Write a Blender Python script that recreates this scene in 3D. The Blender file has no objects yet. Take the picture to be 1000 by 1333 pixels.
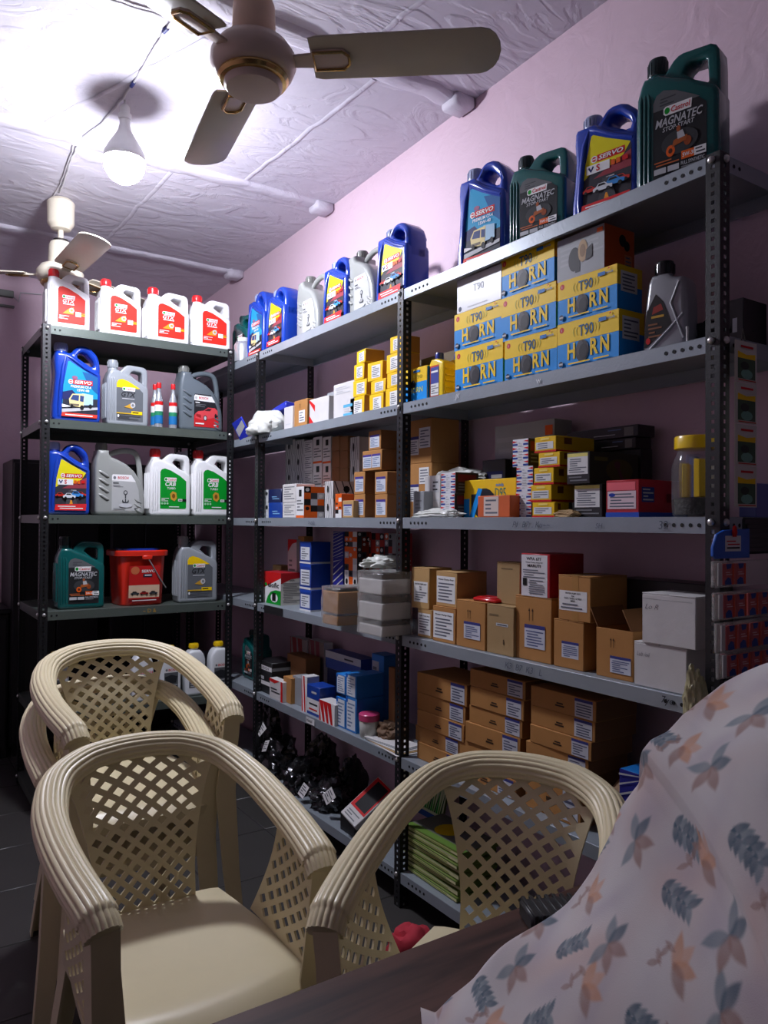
import bpy, bmesh, math, random
import numpy as np
from mathutils import Vector, Matrix, noise
random.seed(7)
rnd = random.Random(11)
SC = bpy.context.scene
COL = SC.collection
# ---------------------------------------------------------------- camera, light, exposure
EYE = 1.36
FOC, YAW, PIT, ROL = 991.5, 0.589, 0.0131, 0.0063
_cy, _sy = math.cos(YAW), math.sin(YAW)
FW = Vector((_sy*math.cos(PIT), _cy*math.cos(PIT), math.sin(PIT)))
_r = Vector((_cy, -_sy, 0)); _u = _r.cross(FW)
RT = _r*math.cos(ROL) + _u*math.sin(ROL)
UP = -_r*math.sin(ROL) + _u*math.cos(ROL)
cd = bpy.data.cameras.new('camera'); cam = bpy.data.objects.new('camera', cd); COL.objects.link(cam)
cd.sensor_fit = 'HORIZONTAL'; cd.sensor_width = 36; cd.lens = 36*FOC/1000; cd.clip_start = .05
cam.matrix_world = Matrix(((RT.x, UP.x, -FW.x, 0), (RT.y, UP.y, -FW.y, 0), (RT.z, UP.z, -FW.z, EYE), (0, 0, 0, 1)))
SC.camera = cam
w = bpy.data.worlds.new('world'); SC.world = w; w.use_nodes = True
bg = w.node_tree.nodes['Background']; bg.inputs[0].default_value = (.62, .72, 1, 1); bg.inputs[1].default_value = .04
BULB_STRENGTH = 570
SC.view_settings.view_transform = 'Standard'; SC.view_settings.look = 'None'
SC.view_settings.exposure = 0.0; SC.view_settings.gamma = 1; SC.view_settings.use_curve_mapping = False

# measured points of the photograph -> places in the room
def ray(u, v): return FW + RT*((u-500)/FOC) + UP*((666.5-v)/FOC)
def onX(u, v, X): d = ray(u, v); t = X/d.x; return Vector((X, d.y*t, EYE+d.z*t))
def onY(u, v, Y): d = ray(u, v); t = Y/d.y; return Vector((d.x*t, Y, EYE+d.z*t))
def onZ(u, v, Z): d = ray(u, v); t = (Z-EYE)/d.z; return Vector((d.x*t, d.y*t, Z))

# ---------------------------------------------------------------- materials
def lin(c): return tuple(((x/255)/12.92 if x/255 <= .04045 else ((x/255+.055)/1.055)**2.4) for x in c)
MATS = {}
def mat(name, rgb, rough=.5, metal=0, var=.08, scale=25, bump=0, bscale=60, coat=0, trans=0, alpha=1, spec=.5, emit=0):
    if name in MATS: return MATS[name]
    m = bpy.data.materials.new(name); m.use_nodes = True; nt = m.node_tree; N = nt.nodes; L = nt.links
    p = N['Principled BSDF']; c = lin(rgb)
    p.inputs['Roughness'].default_value = rough; p.inputs['Metallic'].default_value = metal
    p.inputs['Specular IOR Level'].default_value = spec
    if coat: p.inputs['Coat Weight'].default_value = coat; p.inputs['Coat Roughness'].default_value = .1
    if trans: p.inputs['Transmission Weight'].default_value = trans; p.inputs['IOR'].default_value = 1.3
    if alpha < 1: p.inputs['Alpha'].default_value = alpha
    tc = N.new('ShaderNodeTexCoord'); nz = N.new('ShaderNodeTexNoise'); nz.inputs['Scale'].default_value = scale; nz.inputs['Detail'].default_value = 3
    L.new(tc.outputs['Object'], nz.inputs['Vector'])
    mx = N.new('ShaderNodeMix'); mx.data_type = 'RGBA'
    mx.inputs[6].default_value = tuple(x*(1-var) for x in c)+(1,); mx.inputs[7].default_value = tuple(min(1, x*(1+var)) for x in c)+(1,)
    L.new(nz.outputs['Fac'], mx.inputs[0]); L.new(mx.outputs[2], p.inputs['Base Color'])
    if emit:
        p.inputs['Emission Color'].default_value = c+(1,); p.inputs['Emission Strength'].default_value = emit
    if bump:
        n2 = N.new('ShaderNodeTexNoise'); n2.inputs['Scale'].default_value = bscale; n2.inputs['Detail'].default_value = 4
        L.new(tc.outputs['Object'], n2.inputs['Vector'])
        b = N.new('ShaderNodeBump'); b.inputs['Strength'].default_value = bump; b.inputs['Distance'].default_value = .01
        L.new(n2.outputs['Fac'], b.inputs['Height']); L.new(b.outputs['Normal'], p.inputs['Normal'])
    MATS[name] = m; return m
def ink(r, g, b, rough=.5): return mat('ink_%d_%d_%d' % (r, g, b), (r, g, b), rough, var=.04, spec=.25)
WHITE = ink(236, 236, 234); BLACK = ink(22, 22, 24); RED = ink(205, 28, 30); YEL = ink(247, 205, 8); ORG = ink(226, 96, 22)
BLUE = ink(14, 142, 222); NAVY = ink(28, 36, 92); GREY = ink(120, 122, 124); LGREY = ink(190, 192, 194); GREEN = ink(0, 148, 40)
TEAL = ink(0, 110, 120); GOLD = ink(196, 150, 50); DKG = ink(60, 62, 66); SKY = ink(20, 165, 215); PAPER = ink(222, 222, 220)
TXT = ink(108, 112, 122)

# ---------------------------------------------------------------- mesh builder
def new_obj(name, data, parent=None):
    o = bpy.data.objects.new(name, data); COL.objects.link(o)
    if parent: o.parent = parent
    return o
_txt = {}
def text_geo(s, shear=0, bold=0):
    k = (s, shear, bold)
    if k in _txt: return _txt[k]
    c = bpy.data.curves.new('t', 'FONT'); c.body = s; c.shear = shear; c.offset = bold; c.resolution_u = 2; c.size = 1
    o = bpy.data.objects.new('t', c); me = bpy.data.meshes.new_from_object(o)
    vs = [tuple(v.co) for v in me.vertices]; fs = [tuple(p.vertices) for p in me.polygons]
    bpy.data.objects.remove(o); bpy.data.curves.remove(c); bpy.data.meshes.remove(me)
    if vs:
        x0 = min(v[0] for v in vs); x1 = max(v[0] for v in vs); z0 = min(v[1] for v in vs); z1 = max(v[1] for v in vs)
        vs = [(v[0]-x0, v[1]-z0) for v in vs]; r = (vs, fs, x1-x0, z1-z0)
    else: r = ([], [], 1, 1)
    _txt[k] = r; return r
class MB:
    def __init__(s): s.v = []; s.f = []; s.m = []; s.mats = []
    def mi(s, m):
        if m not in s.mats: s.mats.append(m)
        return s.mats.index(m)
    def add(s, vs, fs, m, T=None):
        n = len(s.v); i = s.mi(m)
        s.v += [tuple(T @ Vector(v)) if T else tuple(v) for v in vs]
        s.f += [tuple(a+n for a in f) for f in fs]; s.m += [i]*len(fs); return s
    def poly(s, pts, m): return s.add(pts, [tuple(range(len(pts)))], m)
    def box(s, x0, x1, y0, y1, z0, z1, m, T=None):
        vs = [(x, y, z) for x in (x0, x1) for y in (y0, y1) for z in (z0, z1)]
        return s.add(vs, [(0, 1, 3, 2), (4, 6, 7, 5), (0, 4, 5, 1), (2, 3, 7, 6), (0, 2, 6, 4), (1, 5, 7, 3)], m, T)
    def rbox(s, x0, x1, y0, y1, z0, z1, m, r=.002, T=None, fm={}):
        # chamfered box; fm overrides materials: 'front' 'back' 'left' 'right' 'top' 'bottom'
        c = Vector(((x0+x1)/2, (y0+y1)/2, (z0+z1)/2)); h = ((x1-x0)/2, (y1-y0)/2, (z1-z0)/2); r = min(r, min(h)*.8)
        vs = []; ix = {}
        for sx in (-1, 1):
            for sy in (-1, 1):
                for sz in (-1, 1):
                    for a in range(3):
                        sg = (sx, sy, sz); p = [sg[k]*(h[k] if k == a else h[k]-r) for k in range(3)]
                        ix[sg, a] = len(vs); vs.append(Vector(p))
        fs = []; mm = []
        nm = {(0, -1): 'left', (0, 1): 'right', (1, -1): 'front', (1, 1): 'back', (2, -1): 'bottom', (2, 1): 'top'}
        for a in range(3):
            b, d = (a+1) % 3, (a+2) % 3
            for q in (-1, 1):
                f = []
                for e, g in ((-1, -1), (1, -1), (1, 1), (-1, 1)):
                    sg = [0]*3; sg[a] = q; sg[b] = e; sg[d] = g; f.append(ix[tuple(sg), a])
                fs.append(f); mm.append(fm.get(nm[a, q], m))
            for e in (-1, 1):
                for g in (-1, 1):
                    def k(q, t): sg = [0]*3; sg[a] = q; sg[b] = e; sg[d] = g; return ix[tuple(sg), t]
                    fs.append([k(-1, b), k(1, b), k(1, d), k(-1, d)]); mm.append(m)
        for sx in (-1, 1):
            for sy in (-1, 1):
                for sz in (-1, 1): fs.append([ix[(sx, sy, sz), a] for a in range(3)]); mm.append(m)
        for f, mt in zip(fs, mm):
            p = [vs[i] for i in f]; n = (p[1]-p[0]).cross(p[2]-p[0])
            if n.dot(sum(p, Vector())) < 0: f.reverse()
        n0 = len(s.v); s.v += [tuple(T @ (v+c)) if T else tuple(v+c) for v in vs]
        s.f += [tuple(i+n0 for i in f) for f in fs]; s.m += [s.mi(t) for t in mm]; return s
    def lathe(s, prof, m, seg=20, T=None, cx=0, cy=0, sx=1, sy=1):
        vs = []; fs = []
        for r, z in prof:
            for k in range(seg):
                a = 2*math.pi*k/seg; vs.append((cx+sx*r*math.cos(a), cy+sy*r*math.sin(a), z))
        for i in range(len(prof)-1):
            for k in range(seg):
                k2 = (k+1) % seg; fs.append((i*seg+k, i*seg+k2, (i+1)*seg+k2, (i+1)*seg+k))
        if prof[0][0] > 1e-6: fs.append(tuple(range(seg))[::-1])
        if prof[-1][0] > 1e-6: fs.append(tuple(range((len(prof)-1)*seg, len(prof)*seg)))
        return s.add(vs, fs, m, T)
    def tube(s, path, r, m, seg=8, closed=False, T=None, flat=1):
        P = [Vector(p) for p in path]; n = len(P); vs = []; fs = []; up = Vector((0, 0, 1)); prev = None
        R = r if isinstance(r, (list, tuple)) else [r]*n
        for i, p in enumerate(P):
            a = P[(i-1) % n] if (closed or i > 0) else p; b = P[(i+1) % n] if (closed or i < n-1) else p
            t = (b-a).normalized()
            if prev is None: x = t.cross(up) if abs(t.dot(up)) < .95 else t.cross(Vector((1, 0, 0)))
            else: x = prev - t*prev.dot(t)
            x.normalize(); prev = x; y = t.cross(x)
            for k in range(seg):
                an = 2*math.pi*k/seg; vs.append(p+x*math.cos(an)*R[i]+y*math.sin(an)*R[i]*flat)
        for i in range(n if closed else n-1):
            j = (i+1) % n
            for k in range(seg): k2 = (k+1) % seg; fs.append((i*seg+k, i*seg+k2, j*seg+k2, j*seg+k))
        if not closed: fs += [tuple(range(seg))[::-1], tuple(range((n-1)*seg, n*seg))]
        return s.add(vs, fs, m, T)
    def ext(s, loops, depth, bev, m, T=None, res=2):
        # closed outlines in the x-z plane, extruded along y with rounded edges
        c = bpy.data.curves.new('e', 'CURVE'); c.dimensions = '2D'; c.fill_mode = 'BOTH'
        c.extrude = max(depth/2-bev, .0001); c.bevel_depth = bev; c.bevel_resolution = res; c.offset = -bev
        for lp in loops:
            sp = c.splines.new('POLY'); sp.points.add(len(lp)-1)
            for q, (x, z) in zip(sp.points, lp): q.co = (x, z, 0, 1)
            sp.use_cyclic_u = True
        o = bpy.data.objects.new('e', c); me = bpy.data.meshes.new_from_object(o)
        vs = [(v.co.x, -v.co.z, v.co.y) for v in me.vertices]; fs = [tuple(p.vertices) for p in me.polygons]
        bpy.data.objects.remove(o); bpy.data.curves.remove(c); bpy.data.meshes.remove(me)
        return s.add(vs, fs, m, T)
    def mesh(s, name, smooth=40):
        me = bpy.data.meshes.new(name); me.from_pydata(s.v, [], s.f)
        for t in s.mats: me.materials.append(t)
        me.polygons.foreach_set('material_index', s.m)
        if smooth:
            bm = bmesh.new(); bm.from_mesh(me); bmesh.ops.remove_doubles(bm, verts=bm.verts, dist=1e-5); bm.to_mesh(me); bm.free()
            me.polygons.foreach_set('use_smooth', [True]*len(me.polygons)); me.set_sharp_from_angle(angle=math.radians(smooth))
        me.update(); return me
    def build(s, name, parent=None, smooth=40): return new_obj(name, s.mesh(name, smooth), parent)
class Dec:
    """flat print on a face: o = origin, ex/ez in-plane axes, n = outward normal; marks that lie apart become separate pieces"""
    def __init__(s, o=(0, 0, 0), ex=(1, 0, 0), ez=(0, 0, 1), n=(0, -1, 0)):
        s.o, s.ex, s.ez, s.n = Vector(o), Vector(ex), Vector(ez), Vector(n); s.ops = []; s.k = 1; s.mb = s
    def P(s, x, z): return tuple(s.o+s.ex*x+s.ez*z+s.n*(.0005*s.k))
    def op(s, pts, fs, m):
        if pts: s.ops.append(([s.P(*p) for p in pts], fs, m, (min(p[0] for p in pts), min(p[1] for p in pts), max(p[0] for p in pts), max(p[1] for p in pts))))
    @property
    def f(s): return s.ops
    def poly(s, pts, m): s.op(pts, [tuple(range(len(pts)))], m); s.k += .6; return s
    def rect(s, x0, z0, x1, z1, m): return s.poly([(x0, z0), (x1, z0), (x1, z1), (x0, z1)], m)
    def ell(s, cx, cz, rx, rz, m, n=18): return s.poly([(cx+rx*math.cos(2*math.pi*i/n), cz+rz*math.sin(2*math.pi*i/n)) for i in range(n)], m)
    def text(s, t, x, z, h, m, w=None, shear=0, bold=.012, al='l'):
        vs, fs, tw, th = text_geo(t, shear, bold); k = h/th; kx = (w/tw) if w else k
        dx = 0 if al == 'l' else (-tw*kx/2 if al == 'c' else -tw*kx)
        s.op([(x+dx+a*kx, z+b*k) for a, b in vs], fs, m); s.k += .4; return s
    def lines(s, x0, z0, x1, z1, n, m, r=None):
        r = r or random.Random(n); dz = (z1-z0)/n; pts = []; fs = []
        for i in range(n):
            a = x0 + (x1-x0)*r.uniform(0, .08); b = x1-(x1-x0)*r.choice((0, .1, .3, .5)); zz = z0+dz*i+dz*.3; q = len(pts)
            pts += [(a, zz), (b, zz), (b, zz+dz*.42), (a, zz+dz*.42)]; fs.append((q, q+1, q+2, q+3))
        s.op(pts, fs, m); s.k += .4; return s
    def groups(s, gap=.006):
        G = []
        for o in s.ops:
            x0, z0, x1, z1 = o[3]; hit = [g for g in G if any(not (p[3][0] > x1+gap or p[3][2] < x0-gap or p[3][1] > z1+gap or p[3][3] < z0-gap) for p in g)]
            n = [o]
            for g in hit: n = g+n; G.remove(g)
            G.append(n)
        return G
    def mesh(s, name, smooth=0):
        mb = MB()
        for v, f, m, _ in s.ops: mb.add(v, f, m)
        return mb.mesh(name, 0)
    def build(s, name, parent=None, smooth=0):
        r = None
        for g in s.groups():
            mb = MB()
            for v, f, m, _ in g: mb.add(v, f, m)
            r = mb.build(name, parent, 0)
        return r
def tag(o, label, cat, group=None):
    o['label'] = label; o['category'] = cat
    if group: o['group'] = group
    return o
def thing(name, label, cat, loc=(0, 0, 0), rz=0, group=None, sc=None):
    o = bpy.data.objects.new(name, None); COL.objects.link(o); o.location = loc; o.rotation_euler = (0, 0, rz); o.empty_display_size = .05
    if sc: o.scale = sc
    return tag(o, label, cat, group)
def struct(o): o['kind'] = 'structure'; return o
# ---------------------------------------------------------------- the room
XW, YB = 1.895, 5.24
def ceil_z(y): return EYE + 1.644 - .031*(y-1.613)
def wall_material(name, rgb, rgb2):
    m = bpy.data.materials.new(name); m.use_nodes = True; N = m.node_tree.nodes; L = m.node_tree.links; p = N['Principled BSDF']
    tc = N.new('ShaderNodeTexCoord'); n1 = N.new('ShaderNodeTexNoise'); n1.inputs['Scale'].default_value = 1.7; n1.inputs['Detail'].default_value = 5
    n2 = N.new('ShaderNodeTexNoise'); n2.inputs['Scale'].default_value = 9; n2.inputs['Detail'].default_value = 6; n2.inputs['Distortion'].default_value = 1.2
    mx = N.new('ShaderNodeMix'); mx.data_type = 'RGBA'; mx.inputs[6].default_value = lin(rgb)+(1,); mx.inputs[7].default_value = lin(rgb2)+(1,)
    L.new(tc.outputs['Object'], n1.inputs['Vector']); L.new(tc.outputs['Object'], n2.inputs['Vector']); L.new(n1.outputs['Fac'], mx.inputs[0])
    L.new(mx.outputs[2], p.inputs['Base Color']); p.inputs['Roughness'].default_value = .62
    b = N.new('ShaderNodeBump'); b.inputs['Strength'].default_value = .25; b.inputs['Distance'].default_value = .02
    L.new(n2.outputs['Fac'], b.inputs['Height']); L.new(b.outputs['Normal'], p.inputs['Normal']); return m
M_WALL = wall_material('lilac_wall_paint', (221, 196, 206), (210, 182, 195))
def ceiling_material():
    m = bpy.data.materials.new('ceiling_whitewash'); m.use_nodes = True; N = m.node_tree.nodes; L = m.node_tree.links; p = N['Principled BSDF']
    tc = N.new('ShaderNodeTexCoord'); n1 = N.new('ShaderNodeTexNoise'); n1.inputs['Scale'].default_value = 3; n1.inputs['Detail'].default_value = 6
    mp = N.new('ShaderNodeMapping'); mp.inputs['Scale'].default_value = (1.2, 2.6, 2); mp.inputs['Rotation'].default_value = (0, 0, .5)
    n2 = N.new('ShaderNodeTexNoise'); n2.inputs['Scale'].default_value = 2.6; n2.inputs['Detail'].default_value = 9; n2.inputs['Distortion'].default_value = 2.2
    cr = N.new('ShaderNodeValToRGB'); cr.color_ramp.elements[0].position = .44; cr.color_ramp.elements[1].position = .56
    mx = N.new('ShaderNodeMix'); mx.data_type = 'RGBA'; mx.inputs[6].default_value = lin((196, 191, 202))+(1,); mx.inputs[7].default_value = lin((212, 208, 217))+(1,)
    L.new(tc.outputs['Object'], n1.inputs['Vector']); L.new(tc.outputs['Object'], mp.inputs['Vector']); L.new(mp.outputs['Vector'], n2.inputs['Vector'])
    L.new(n1.outputs['Fac'], mx.inputs[0]); L.new(mx.outputs[2], p.inputs['Base Color']); p.inputs['Roughness'].default_value = .6
    L.new(n2.outputs['Fac'], cr.inputs[0])
    b = N.new('ShaderNodeBump'); b.inputs['Strength'].default_value = .22; b.inputs['Distance'].default_value = .02
    L.new(cr.outputs[0], b.inputs['Height'])
    b2 = N.new('ShaderNodeBump'); b2.inputs['Strength'].default_value = .12; b2.inputs['Distance'].default_value = .02
    n3 = N.new('ShaderNodeTexNoise'); n3.inputs['Scale'].default_value = 14; n3.inputs['Detail'].default_value = 5; L.new(tc.outputs['Object'], n3.inputs['Vector'])
    L.new(n3.outputs['Fac'], b2.inputs['Height']); L.new(b.outputs['Normal'], b2.inputs['Normal']); L.new(b2.outputs['Normal'], p.inputs['Normal']); return m
M_CEIL = ceiling_material()
XL, YF = -1.75, -1.3
struct(MB().box(XW, XW+.15, YF, YB+.15, -.05, 3.3, M_WALL).build('wall_right', smooth=0))
struct(MB().box(XL-.15, XW, YB, YB+.15, -.05, 3.3, M_WALL).build('wall_back', smooth=0))
struct(MB().box(XL-.15, XL, YF, YB, -.05, 3.3, M_WALL).build('wall_left', smooth=0))
# floor of large tiles, thin grout joints
M_GROUT = mat('grout', (34, 33, 32), .9); M_TILE = mat('floor_tile', (62, 60, 58), .35, var=.15, scale=5)
fl = struct(MB().box(XL, XW, YF, YB, -.05, -.003, M_GROUT).build('floor', smooth=0))
tm = MB().rbox(-.198, .198, -.198, .198, -.006, 0, M_TILE, .002).mesh('tile')
yy = YF+.2
while yy < YB-.1:
    xx = XL+.2
    while xx < XW-.1: o = new_obj('tile', tm, fl); o.location = (xx, yy, 0); xx += .4
    yy += .4
# ceiling: stone slabs between shallow beams, falling slightly to the back
def slab(y0, y1):
    v = [(x, y, ceil_z(y)+dz) for x in (XL, XW) for y in (y0, y1) for dz in (0, .12)]
    return MB().add(v, [(0, 1, 3, 2), (4, 6, 7, 5), (0, 4, 5, 1), (2, 3, 7, 6), (0, 2, 6, 4), (1, 5, 7, 3)], M_CEIL)
ce = struct(slab(YF, YB).build('ceiling', smooth=0))
BEAMS = (.05, 1.17, 2.27, 3.35, 4.475)
def beam_mesh(yc):
    mb = MB(); n = 60; r = random.Random(int(yc*100)); prof = [(-.045, .004), (-.04, -.01), (-.03, -.015), (.03, -.015), (.04, -.01), (.045, .004)]
    vs = []; fs = []
    for i in range(n+1):
        x = XL+(XW-XL)*i/n; j = r.uniform(-.006, .006); jz = r.uniform(-.004, .004)
        for a, b in prof: vs.append((x, yc+a+j, ceil_z(yc)+b+(jz if b < 0 else 0)))
    for i in range(n):
        for k in range(5): fs.append((i*6+k, i*6+k+1, i*6+k+7, i*6+k+6))
    return mb.add(vs, fs, M_CEIL)
for yc in BEAMS:
    o = beam_mesh(yc).build('beam', ce, smooth=60)
    # lump of mortar where the beam meets the wall
    mb = MB(); mb.rbox(XW-.10, XW-.001, yc-.055, yc+.045, ceil_z(yc)-.042, ceil_z(yc)+.01, M_CEIL, .012); mb.build('mortar_block', ce, smooth=60)
# slab joints: thin raised plaster seams between the beams
for (x0, y0, x1, y1) in ((.95, 2.33, .55, 3.28), (1.45, 1.23, 1.38, 2.2), (1.5, 2.33, 1.42, 3.3), (.2, 3.4, .15, 4.4), (1.1, 3.41, 1.05, 4.42), (.35, 1.23, .3, 2.2), (-.5, 2.33, -.6, 3.3)):
    r = random.Random(5); pts = []
    for i in range(15):
        t = i/14; y = y0+(y1-y0)*t; pts.append((x0+(x1-x0)*t+r.uniform(-.006, .006), y, ceil_z(y)-.001))
    MB().tube(pts, .011, M_CEIL, 8, flat=.25).build('seam', ce, smooth=60)

# ---------------------------------------------------------------- racks of slotted angle
M_POST = mat('black_angle_paint', (24, 25, 27), .4, .1, .2, 40, .15, 300)
M_GSHELF = mat('grey_shelf_paint', (146, 155, 162), .38, .2, .08, 12, .06, 120)
M_BSHELF = mat('black_shelf_paint', (88, 97, 90), .34, .3, .12, 14, .06, 120)
M_BOLT = mat('zinc_bolt', (205, 205, 200), .3, .8)
M_HOLE_SHADE = mat('hole_shade_disc', (10, 10, 11), .8)  # dark discs stand in for holes, their shade put into the colour
def angle_post(H, fx, fy, wd=.036, th=.0016, pitch=.0205):
    """L-section upright; corner at 0,0; flanges run towards fx along x and fy along y; slots are real holes"""
    mb = MB(); n = int(H/pitch)
    for ax in (0, 1):
        s = fx if ax == 0 else fy
        def P(a, z, o): return (s*a, fy*o, z) if ax == 0 else (fx*o, s*a, z)
        A = (0, wd*.38, wd*.62, wd)
        for i in range(n):
            z = i*pitch; Z = (z, z+pitch*.28, z+pitch*.72, z+pitch)
            for off in (0, th):
                vs = [P(a, q, off) for q in Z for a in A]; fs = []
                for r in range(3):
                    for c in range(3):
                        if r == 1 and c == 1: continue
                        fs.append((r*4+c, r*4+c+1, r*4+c+5, r*4+c+4))
                mb.add(vs, fs, M_POST)
            for (a0, z0, a1, z1) in ((A[1], Z[1], A[2], Z[1]), (A[2], Z[1], A[2], Z[2]), (A[2], Z[2], A[1], Z[2]), (A[1], Z[2], A[1], Z[1])):
                mb.poly([P(a0, z0, 0), P(a1, z1, 0), P(a1, z1, th), P(a0, z0, th)], M_POST)
        for a in (0, wd): mb.poly([P(a, 0, 0), P(a, n*pitch, 0), P(a, n*pitch, th), P(a, 0, th)], M_POST)
        mb.poly([P(0, n*pitch, 0), P(wd, n*pitch, 0), P(wd, n*pitch, th), P(0, n*pitch, th)], M_POST)
    return mb.mesh('post', smooth=0)
def shelf_mesh(L, D, m, lip=.038, holes=5):
    """pan shelf, local x = long side 0..L, y = depth 0..D, top at z=0, lips turned down"""
    mb = MB(); t = .0014
    mb.rbox(0, L, 0, D, -t, 0, m, .0006)
    mb.box(0, L, 0, t, -lip, -t, m); mb.box(0, L, D-t, D, -lip, -t, m); mb.box(0, t, t, D-t, -lip, -t, m); mb.box(L-t, L, t, D-t, -lip, -t, m)
    mb.box(0, L, t, .012, -lip-.0004, -lip+t, m); mb.box(0, L, D-.012, D-t, -lip-.0004, -lip+t, m)
    T = Matrix.Rotation(math.pi/2, 4, 'X')
    for k in range(holes):
        for x in (.05+k*.022, L-.05-k*.022):
            mb.lathe([(.0048, 0), (.0048, .0012)], M_HOLE_SHADE, 8, Matrix.Translation((x, 0, -.019)) @ T)
    for k in range(2):
        for xx in (0, L):
            mb.lathe([(.0048, -.0006), (.0048, .0006)], M_HOLE_SHADE, 8, Matrix.Translation((xx, .055+k*.022, -.019)) @ Matrix.Rotation(math.pi/2, 4, 'Y'))
    return mb.mesh('shelf', smooth=0)
bolt_mesh = MB().lathe([(.0085, 0), (.0085, .003), (.0065, .006), (.003, .0075), (0, .0078)], M_BOLT, 12, Matrix.Rotation(math.pi/2, 4, 'X')).mesh('bolt')   # points to -y
# right rack (grey shelves), front plane X = XF, runs along the wall
XF, XD = 1.553, .305
PY = [.987, 2.209, 3.435, 4.660]     # near edge of each upright
SH = [.125, .529, .961, 1.376, 1.783, 2.190]
HR = 2.195
rack = thing('storage_rack', 'long grey-shelved slotted-angle rack along the lilac wall, full of boxes', 'rack', (XF, PY[0], 0))
pm_f = angle_post(HR, 1, 1); pm_b = angle_post(HR, -1, 1)
for py in PY:
    o = new_obj('post', pm_f, rack); o.location = (0, py-PY[0], 0)
    o = new_obj('post', pm_b, rack); o.location = (XD, py-PY[0], 0)
LIPM = []
for b in range(3):
    y0 = PY[b]+.0025 - (.0 if b else 0); y1 = PY[b+1] - .0005 + (.036 if b == 2 else 0)
    sm = shelf_mesh(y1-y0, XD-.004, M_GSHELF)
    for i, z in enumerate(SH):
        # local x -> -world y, local y -> world x
        o = new_obj('shelf', sm, rack); o.location = (.002, y1-PY[0], z); o.rotation_euler = (0, 0, -math.pi/2)
for i, z in enumerate(SH):
    for py in PY:
        o = new_obj('bolt', bolt_mesh, rack); o.location = (-.0003, py-PY[0]+.021, z-.012); o.rotation_euler = (0, 0, -math.pi/2)
    o = new_obj('bolt', bolt_mesh, rack); o.location = (.021, -.0003, z-.012)
def lip_text(s, u, shelf, m, h=.016, shear=0):
    d = Dec((0, 0, 0)); d.text(s, 0, 0, h, m, shear=shear, bold=-.004)
    o = d.mb.build('marking', rack, 0); p = onX(u, 600, XF); o.location = (-.0006, p.y-PY[0], SH[shelf]-.029); o.rotation_euler = (0, 0, -math.pi/2)
M_MARK = mat('marker_ink', (78, 86, 100), .6); M_CHALK = mat('white_paint_mark', (225, 228, 230), .6)
lip_text('P1  B7  . Ku~~', 668, 3, M_MARK, .017, .3); lip_text('SH', 776, 3, M_MARK, .013, .2); lip_text('32', 858, 3, M_MARK, .02, .1)
lip_text('K3  B7  K3   L', 659, 2, M_MARK, .018, .2); lip_text('7yo', 862, 2, ink(40, 42, 50), .022, .2)
lip_text('JK', 592, 4, M_CHALK, .020, .3); lip_text('w', 698, 4, M_CHALK, .012); lip_text('>-tsla', 402, 3, M_MARK, .018, .2)
d = Dec(); d.rect(0, 0, .075, .026, PAPER); d.text('Hotol', .006, .006, .015, BLACK)
o = d.mb.build('paper_tag', rack, 0); p = onX(399, 930, XF); o.location = (-.001, p.y-PY[0], SH[1]-.032); o.rotation_euler = (0, 0, -math.pi/2)
o = MB().box(0, .2, -.0008, 0, 0, .036, mat('dark_tape', (30, 30, 32), .5)).build('dark_tape', rack, 0)
p = onX(344, 790, XF); o.location = (0, p.y-PY[0], SH[2]-.037); o.rotation_euler = (0, 0, -math.pi/2)
# left rack (black shelves) across the back
LX0, LX1, LY, LD = .622, 1.549, 3.735, .60
LS = [.06, .469, .941, 1.384, 1.822, 2.252]
HL = 2.256
lr = thing('storage_rack', 'black slotted-angle rack across the back holding rows of oil jugs', 'rack', (LX0, LY, 0))
LW = LX1-LX0
for x, y, fx, fy in ((0, 0, 1, 1), (LW, 0, -1, 1), (0, LD, 1, -1), (LW, LD, -1, -1)):
    o = new_obj('post', angle_post(HL, fx, fy), lr); o.location = (x, y, 0)
sm = shelf_mesh(LW-.006, LD-.006, M_BSHELF, .04, 2)
for z in LS:
    o = new_obj('shelf', sm, lr); o.location = (.003, .003, z)
    for x in (.021, LW-.021):
        o = new_obj('bolt', bolt_mesh, lr); o.location = (x, -.0003, z-.014)
    for yb in (.03, LD-.03):
        o = new_obj('bolt', bolt_mesh, lr); o.location = (-.0003, yb, z-.014); o.rotation_euler = (0, 0, -math.pi/2)
    for x in (.03, LW-.03):
        o = new_obj('bolt', bolt_mesh, lr); o.location = (x, LD-.004, z-.014)
d = Dec(); d.text('~ D &', 0, 0, .018, GOLD, bold=-.004); o = d.mb.build('marking', lr, 0); o.location = (onY(186, 790, LY).x-LX0, -.0006, LS[2]-.03)
# ---------------------------------------------------------------- ceiling lamp
BX, BY = .773, 2.954; BZ = EYE+1.376
M_GLOW = mat('lit_globe', (238, 240, 255), .4, var=.0, emit=BULB_STRENGTH)
M_LAMPW = mat('white_lamp_plastic', (225, 225, 222), .4)
lamp = thing('ceiling_bulb', 'bright white bulb hanging from the ceiling in a lamp holder', 'lamp', (BX, BY, BZ))
MB().lathe([(0, -.092), (.028, -.087), (.054, -.07), (.072, -.04), (.077, -.006)], M_GLOW, 32).build('globe', lamp)
MB().lathe([(.077, -.006), (.078, 0), (.075, .02), (.06, .05), (.038, .085), (.024, .11), (.022, .125), (.0, .125)], M_LAMPW, 24).build('housing', lamp)
MB().lathe([(.0, .12), (.019, .12), (.019, .15), (.024, .152), (.024, .172), (.018, .176), (.018, .2), (.012, .208), (0, .208)], M_LAMPW, 16).build('lamp_holder', lamp)
MB().tube([(0, 0, .205), (0, 0, ceil_z(BY)-BZ)], .004, M_LAMPW, 8).build('cord', lamp)
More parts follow.
